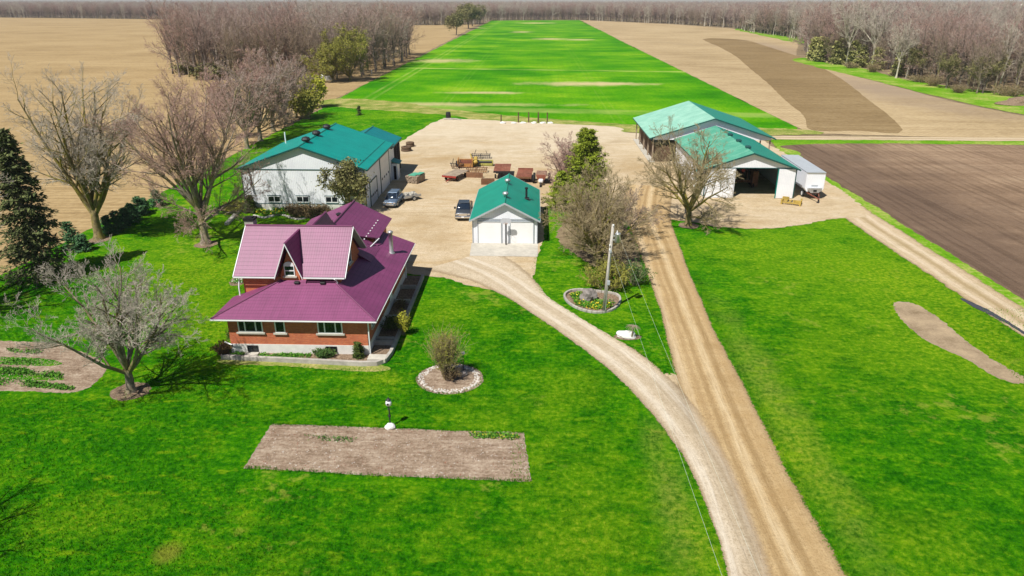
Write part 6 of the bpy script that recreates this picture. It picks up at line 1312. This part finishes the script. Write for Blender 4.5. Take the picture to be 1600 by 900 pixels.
def gn_wood(name, P, s0, s1, label):
    n = len(P); me = bpy.data.meshes.new(name); me.vertices.add(n); me.vertices.foreach_set('co', np.concatenate([P, np.zeros((n, 1))], 1).astype(np.float32).ravel())
    o = bpy.data.objects.new(name, me); COL.objects.link(o); tag(o, label, 'wood', None, 'stuff')
    g = bpy.data.node_groups.new(name, 'GeometryNodeTree'); g.interface.new_socket('Geometry', in_out='INPUT', socket_type='NodeSocketGeometry'); g.interface.new_socket('Geometry', in_out='OUTPUT', socket_type='NodeSocketGeometry')
    N = g.nodes; Lk = g.links.new; gi = N.new('NodeGroupInput'); go = N.new('NodeGroupOutput'); iop = N.new('GeometryNodeInstanceOnPoints'); jn = N.new('GeometryNodeJoinGeometry')
    protos = {}
    for q in bpy.data.objects:
        if q.parent and q.parent.name.startswith('woodland_tree'): protos.setdefault(q.data.name, q)
    for tk, ck in reversed(VAR):
        if tk.name not in protos: continue
        j2 = N.new('GeometryNodeJoinGeometry')
        for nm in (tk.name, ck.name):
            oi = N.new('GeometryNodeObjectInfo'); oi.inputs['Object'].default_value = protos[nm]; oi.inputs['As Instance'].default_value = False; Lk(oi.outputs['Geometry'], j2.inputs[0])
        ti = N.new('GeometryNodeGeometryToInstance'); Lk(j2.outputs[0], ti.inputs[0]); Lk(ti.outputs[0], jn.inputs[0])
    Lk(gi.outputs[0], iop.inputs['Points']); Lk(jn.outputs[0], iop.inputs['Instance']); iop.inputs['Pick Instance'].default_value = True
    ri = N.new('FunctionNodeRandomValue'); ri.data_type = 'INT'; ri.inputs[4].default_value = 0; ri.inputs[5].default_value = 4; Lk(ri.outputs[2], iop.inputs['Instance Index'])
    rr = N.new('FunctionNodeRandomValue'); rr.data_type = 'FLOAT_VECTOR'; rr.inputs[0].default_value = (0, 0, 0); rr.inputs[1].default_value = (.06, .06, 6.283); Lk(rr.outputs[0], iop.inputs['Rotation'])
    rs = N.new('FunctionNodeRandomValue'); rs.data_type = 'FLOAT'; rs.inputs[2].default_value = s0; rs.inputs[3].default_value = s1; rs.inputs['Seed'].default_value = 5; Lk(rs.outputs[1], iop.inputs['Scale'])
    Lk(iop.outputs[0], go.inputs[0]); md = o.modifiers.new('trees', 'NODES'); md.node_group = g; return o
gn_wood('inner_woods', S1, .8, 1.1, 'mass of bare trees deep inside the two woods')
gn_wood('far_woods', T3, .75, .98, 'far wall of bare grey and mauve woods along the horizon')
gn_wood('farthest_woods', T4, .85, 1.02, 'farthest hazy woods at the horizon')
# tall pale poplars, cedars and scrub at the wood edges
pp = bare_tree(301, 24, 9, .42, 9, (18, 48), (8, 6, 5), (.5, .5, .5, .5), 15, .05, .13, .04, K=(5, 4, 3, 2))
for a, b_, s, lb in [(1322, 103, 1.15, 'tallest pale poplar at the left corner of the right wood'), (1362, 108, 1.05, 'pale poplar right of the tallest one in the right wood'), (1400, 122, .8, 'slender pale poplar leaning at the front of the right wood'), (1416, 122, .75, 'slender pale poplar right of the leaning one at the wood front')]:
    c = G(a, b_); R = root('pale_poplar', (c[0], c[1], 0), lb, 'tree', 'pale poplars at the front of the right wood', a % 7, True); R.scale = (s * .8, s * .8, s)
    if a == 1322: PT, PC = np_mesh('trunk', *pp[0], [M['bark_pale']], smooth=True), np_mesh('crown', *pp[1], [M['twig_grey']])
    link('trunk', PT, R); link('crown', PC, R)
cw, cf = conifer(310, 11, 3.6, 16, 9, 30, .34, .22, .3, .03, .5)
CT, CC = np_mesh('trunk', *cw, [M['bark_wood']]), np_mesh('crown', *cf, [M['cedar_far']])
for i, (a, b_, s, lb) in enumerate([(1272, 95, .95, 'woodland cedar at the left corner of the right wood'), (1284, 97, 1.0, 'woodland cedar second from the left corner of the right wood'), (1308, 101, .9, 'woodland cedar just left of the tallest pale poplar'), (1316, 101, 1.0, 'woodland cedar at the foot of the tallest pale poplar'), (1336, 104, 1.0, 'woodland cedar between the two tall pale poplars'), (1346, 106, .85, 'woodland cedar left of the second tall pale poplar'), (1372, 110, .8, 'woodland cedar right of the second tall pale poplar'), (1406, 119, .75, 'woodland cedar beside the slender leaning poplars')]):
    c = G(a, b_); R = root('woodland_cedar', (c[0], c[1] + 2, 0), lb, 'tree', 'cedars at the corner of the right wood', i * 1.3, True); R.scale = (s, s, s * 1.0); link('trunk', CT, R); link('crown', CC, R)
def small_bush(nm, c, seed, rx, ry, h, n, ls, mt, ml, lb, g=None): return bush_objs(nm, c, bush(seed, rx, ry, h, 46, n, ls, .45), M[mt], M[ml], lb, 'bush', g)
sg = 'scrub at the foot of the right wood'
bs = bush(330, 4.5, 3, 3.4, 160, 500, .16, .4); BS, BF = np_mesh('stems', *bs[0], [M['twig_moss']]), np_mesh('foliage', *bs[1], [M['brownleaf']])
for i, (a, b_) in enumerate([(1330, 107), (1365, 113), (1440, 129), (1460, 135), (1500, 145), (1580, 151)]):
    c = G(a, b_); R = root('woodland_scrub', (c[0], c[1] + 1, 0), ('brown brush under the tall pale poplars, left end of the right wood front', 'brown brush right of the tall pale poplars at the right wood front', 'brown brush below the olive budding tree in the middle of the wood front', 'brown brush just right of the olive budding tree in the wood front', 'brown brush between the yellowish budding tree and the log pile', 'brown brush behind the heap of pale logs at the right edge')[i], 'brush', sg, i * 1.1, True); R.scale = (.8 + .3 * (i % 3), 1, .7 + .25 * (i % 2)); link('stems', BS, R); link('foliage', BF, R)
b = MB(); rr = random.Random(12)
for i in range(16): c = G(1565 + i * 3.5, 146 + (i % 3) * 1.5); a = rr.uniform(0, 3.14); b.tube((c[0] - 2 * math.cos(a), c[1] - 2 * math.sin(a), .4 + .3 * (i % 3)), (c[0] + 2 * math.cos(a), c[1] + 2 * math.sin(a), .4 + .4 * (i % 2)), .35, n=7)
o = b.build('log_pile', M['bark_pale'], None); tag(o, 'heap of pale logs beside the wood at the right edge', 'logs', None, 'stuff')
me = rock_mesh(91, 7, 3.2, 1.6, 3); me.materials.append(M['rock_grey'] if False else M['mulch']); c = G(1597, 163); o = link('earth_mound', me, None, (c[0], c[1], .2)); tag(o, 'brown mound of earth on the green margin at the right edge', 'mound')
for i, (a, b_, s_, lb) in enumerate([(1430, 124, .8, 'olive budding tree left of the middle of the right wood front'), (1478, 138, .7, 'yellowish budding tree right of the middle of the right wood front'), (1535, 146, .75, 'olive budding tree near the log pile at the right wood front'), (1296, 98, .8, 'olive budding tree among the cedars at the left corner of the right wood')]):
    if i == 0: t_ = bare_tree(320, 14, 4, .22, 8, (8, 40), (7, 5, 4), (.5, .5, .5, .5), 10, .05, .12, .03, bud=4, bud_size=.16, K=(5, 3, 2, 2)); BT = np_mesh('trunk', *t_[0], [M['bark_wood']]); V, Fq = join([t_[1], t_[2]]); mi = np.zeros(len(Fq)); mi[len(t_[1][1]):] = 1; BC = np_mesh('crown', V, Fq, [M['twig_moss'], M['bud_olive']], mi)
    c = G(a, b_); R = root('budding_tree', (c[0], c[1], 0), lb, 'tree', 'budding trees at the right wood front', i * 2.0, True); R.scale = (s_, s_, s_); link('trunk', BT, R); link('crown', BC, R)
# tree row behind the machine barn, willow and brush before the woodlot
d1 = bare_tree(341, 15, 3.5, .4, 9, (14, 44), (8, 7, 5, 3), (.5, .5, .46, .5), 11, .05, .12, .022, low=3)
R1T, R1C = np_mesh('trunk', *d1[0], [M['bark_grey']], smooth=True), np_mesh('crown', *d1[1], [M['twig_wood']])
d2 = bare_tree(342, 14, 3.0, .36, 9, (14, 48), (8, 7, 5, 3), (.5, .5, .46, .5), 10.5, .04, .12, .022, low=3)
R2T, R2C = np_mesh('trunk', *d2[0], [M['bark_grey']], smooth=True), np_mesh('crown', *d2[1], [M['twig_red']])
for i, (a, b_, s, lb) in enumerate([(386, 232, .95, 'bare tree nearest the barn roof, left end of the row behind the barn'), (407, 220, 1.1, 'thick trunked bare tree second from the barn in the row behind it'), (428, 206, 1.0, 'bare tree in the middle of the row behind the barn'), (447, 194, .95, 'bare tree right of the middle of the row behind the barn'), (463, 184, .85, 'smaller bare tree near the far end of the row behind the barn'), (352, 218, .85, 'bare tree left of the row behind the barn, toward the open field')]):
    c = G(a, b_); R = root('bare_tree', (c[0], c[1], 0), lb, 'tree', 'bare trees in the row behind the barn', i * 2.1, True); R.scale = (s, s, s); link('trunk', (R1T, R2T)[i % 2], R); link('crown', (R1C, R2C)[i % 2], R)
small_bush('green_bush', G(478, 186), 350, 3.5, 3.5, 6.5, 4500, .2, 'twig_moss', 'bud', 'olive green bush at the far end of the tree row behind the barn')
small_bush('green_bush', G(492, 168), 351, 3.2, 3.2, 8.0, 4500, .22, 'twig_moss', 'golden', 'yellowish bush where the tree row meets the wheat field')
small_bush('green_bush', G(330, 124), 352, 6, 5, 4.5, 3500, .3, 'twig_moss', 'bud_olive', 'pale olive brush at the left front of the woodlot')
small_bush('green_bush', G(290, 116), 353, 5, 4, 4.0, 3000, .3, 'twig_moss', 'bud_olive', 'low brush at the left corner of the woodlot')
d3 = bare_tree(360, 15, 1.5, .35, 12, (8, 48), (9, 6, 4), (.5, .5, .5, .5), 13.5, .03, .12, .035, bud=8, bud_size=.15, K=(5, 4, 3, 2))
tree_objs('budding_tree', G(547, 126), d3, M['bark_moss'], M['twig_moss'], 'large yellow green budding willow at the right front of the woodlot', ml=M['bud'])
tree_objs('budding_tree', G(520, 127), bare_tree(361, 11, 1.2, .3, 10, (8, 50), (8, 6, 4), (.5, .5, .5, .5), 10, .03, .12, .035, bud=7, bud_size=.15, K=(5, 4, 3, 2)), M['bark_moss'], M['twig_moss'], 'smaller yellowish budding willow left of the large one before the woodlot', ml=M['bud'])
for i in range(3):
    c = G(505 + i * 5, 124 + i); b = MB(); b.rbox((0, 0, .8), (1.3, 2.4, 1.6), bev=.2); o = b.build('storage_tank', M['metal'], None); o.location = (c[0], c[1], 0); o.rotation_euler = (0, 0, i); tag(o, ['grey metal tank left of the two others below the willows', 'grey metal tank between two others below the willows', 'grey metal tank right of the two others below the willows'][i], 'tank', 'tanks below the willows')
# the few trees along the far left side of the wheat
d4 = bare_tree(370, 14, 4.5, .34, 9, (15, 55), (8, 6, 4), (.5, .5, .5, .5), 9, .03, .12, .045, bud=4, bud_size=.3, K=(5, 4, 3, 2))
LT, LC = np_mesh('trunk', *d4[0], [M['bark_wood']]), None
V, Fq = join([d4[1], d4[2]]); mi = np.zeros(len(Fq)); mi[len(d4[1][1]):] = 1; LC = np_mesh('crown', V, Fq, [M['twig_moss'], M['bud_olive']], mi)
for i, (a, b_, s, lb) in enumerate([(713, 55, 1.15, 'lone olive tinged tree on the left edge of the wheat field'), (732, 45, 1.5, 'larger pale tree behind the lone one along the wheat field'), (738, 41, 1.5, 'pale tree third along the left edge of the wheat field'), (746, 37, 1.4, 'farthest tree along the left edge of the wheat field')]):
    c = G(a, b_); R = root('field_tree', (c[0], c[1], 0), lb, 'tree', 'trees along the left edge of the wheat field', i * 1.7, True); R.scale = (s, s, s); link('trunk', LT, R); link('crown', LC, R)
c = G(561, 180); b_ = conifer(380, 2.4, .6, 8, 6, 20, .12, .05, .1, .05, .8, 3); R = root('young_spruce', (c[0], c[1], 0), 'tiny dark evergreen alone on the grass behind the barn', 'tree', None, 0, True); link('trunk', np_mesh('trunk', *b_[0], [M['bark_grey']]), R); link('crown', np_mesh('crown', *b_[1], [M['spruce']]), R)

# air: pale even haze over the whole place
hb = MB(); hb.box(-5200, 5200, -400, 8200, -1.05, 33.0); hz = hb.build('haze', None or M['lawn'], None); hz.data.materials.clear()
hm = bpy.data.materials.new('pale_haze'); hm.use_nodes = True; hn = hm.node_tree.nodes; hn.clear(); ho = hn.new('ShaderNodeOutputMaterial'); pv = hn.new('ShaderNodeVolumePrincipled')
pv.inputs['Color'].default_value = (0.80, 0.84, 0.92, 1); pv.inputs['Density'].default_value = 0.0001; hm.node_tree.links.new(pv.outputs[0], ho.inputs['Volume']); hz.data.materials.append(hm)
tag(hz, 'pale thin haze in the air over the whole farm', 'haze', None, 'stuff')
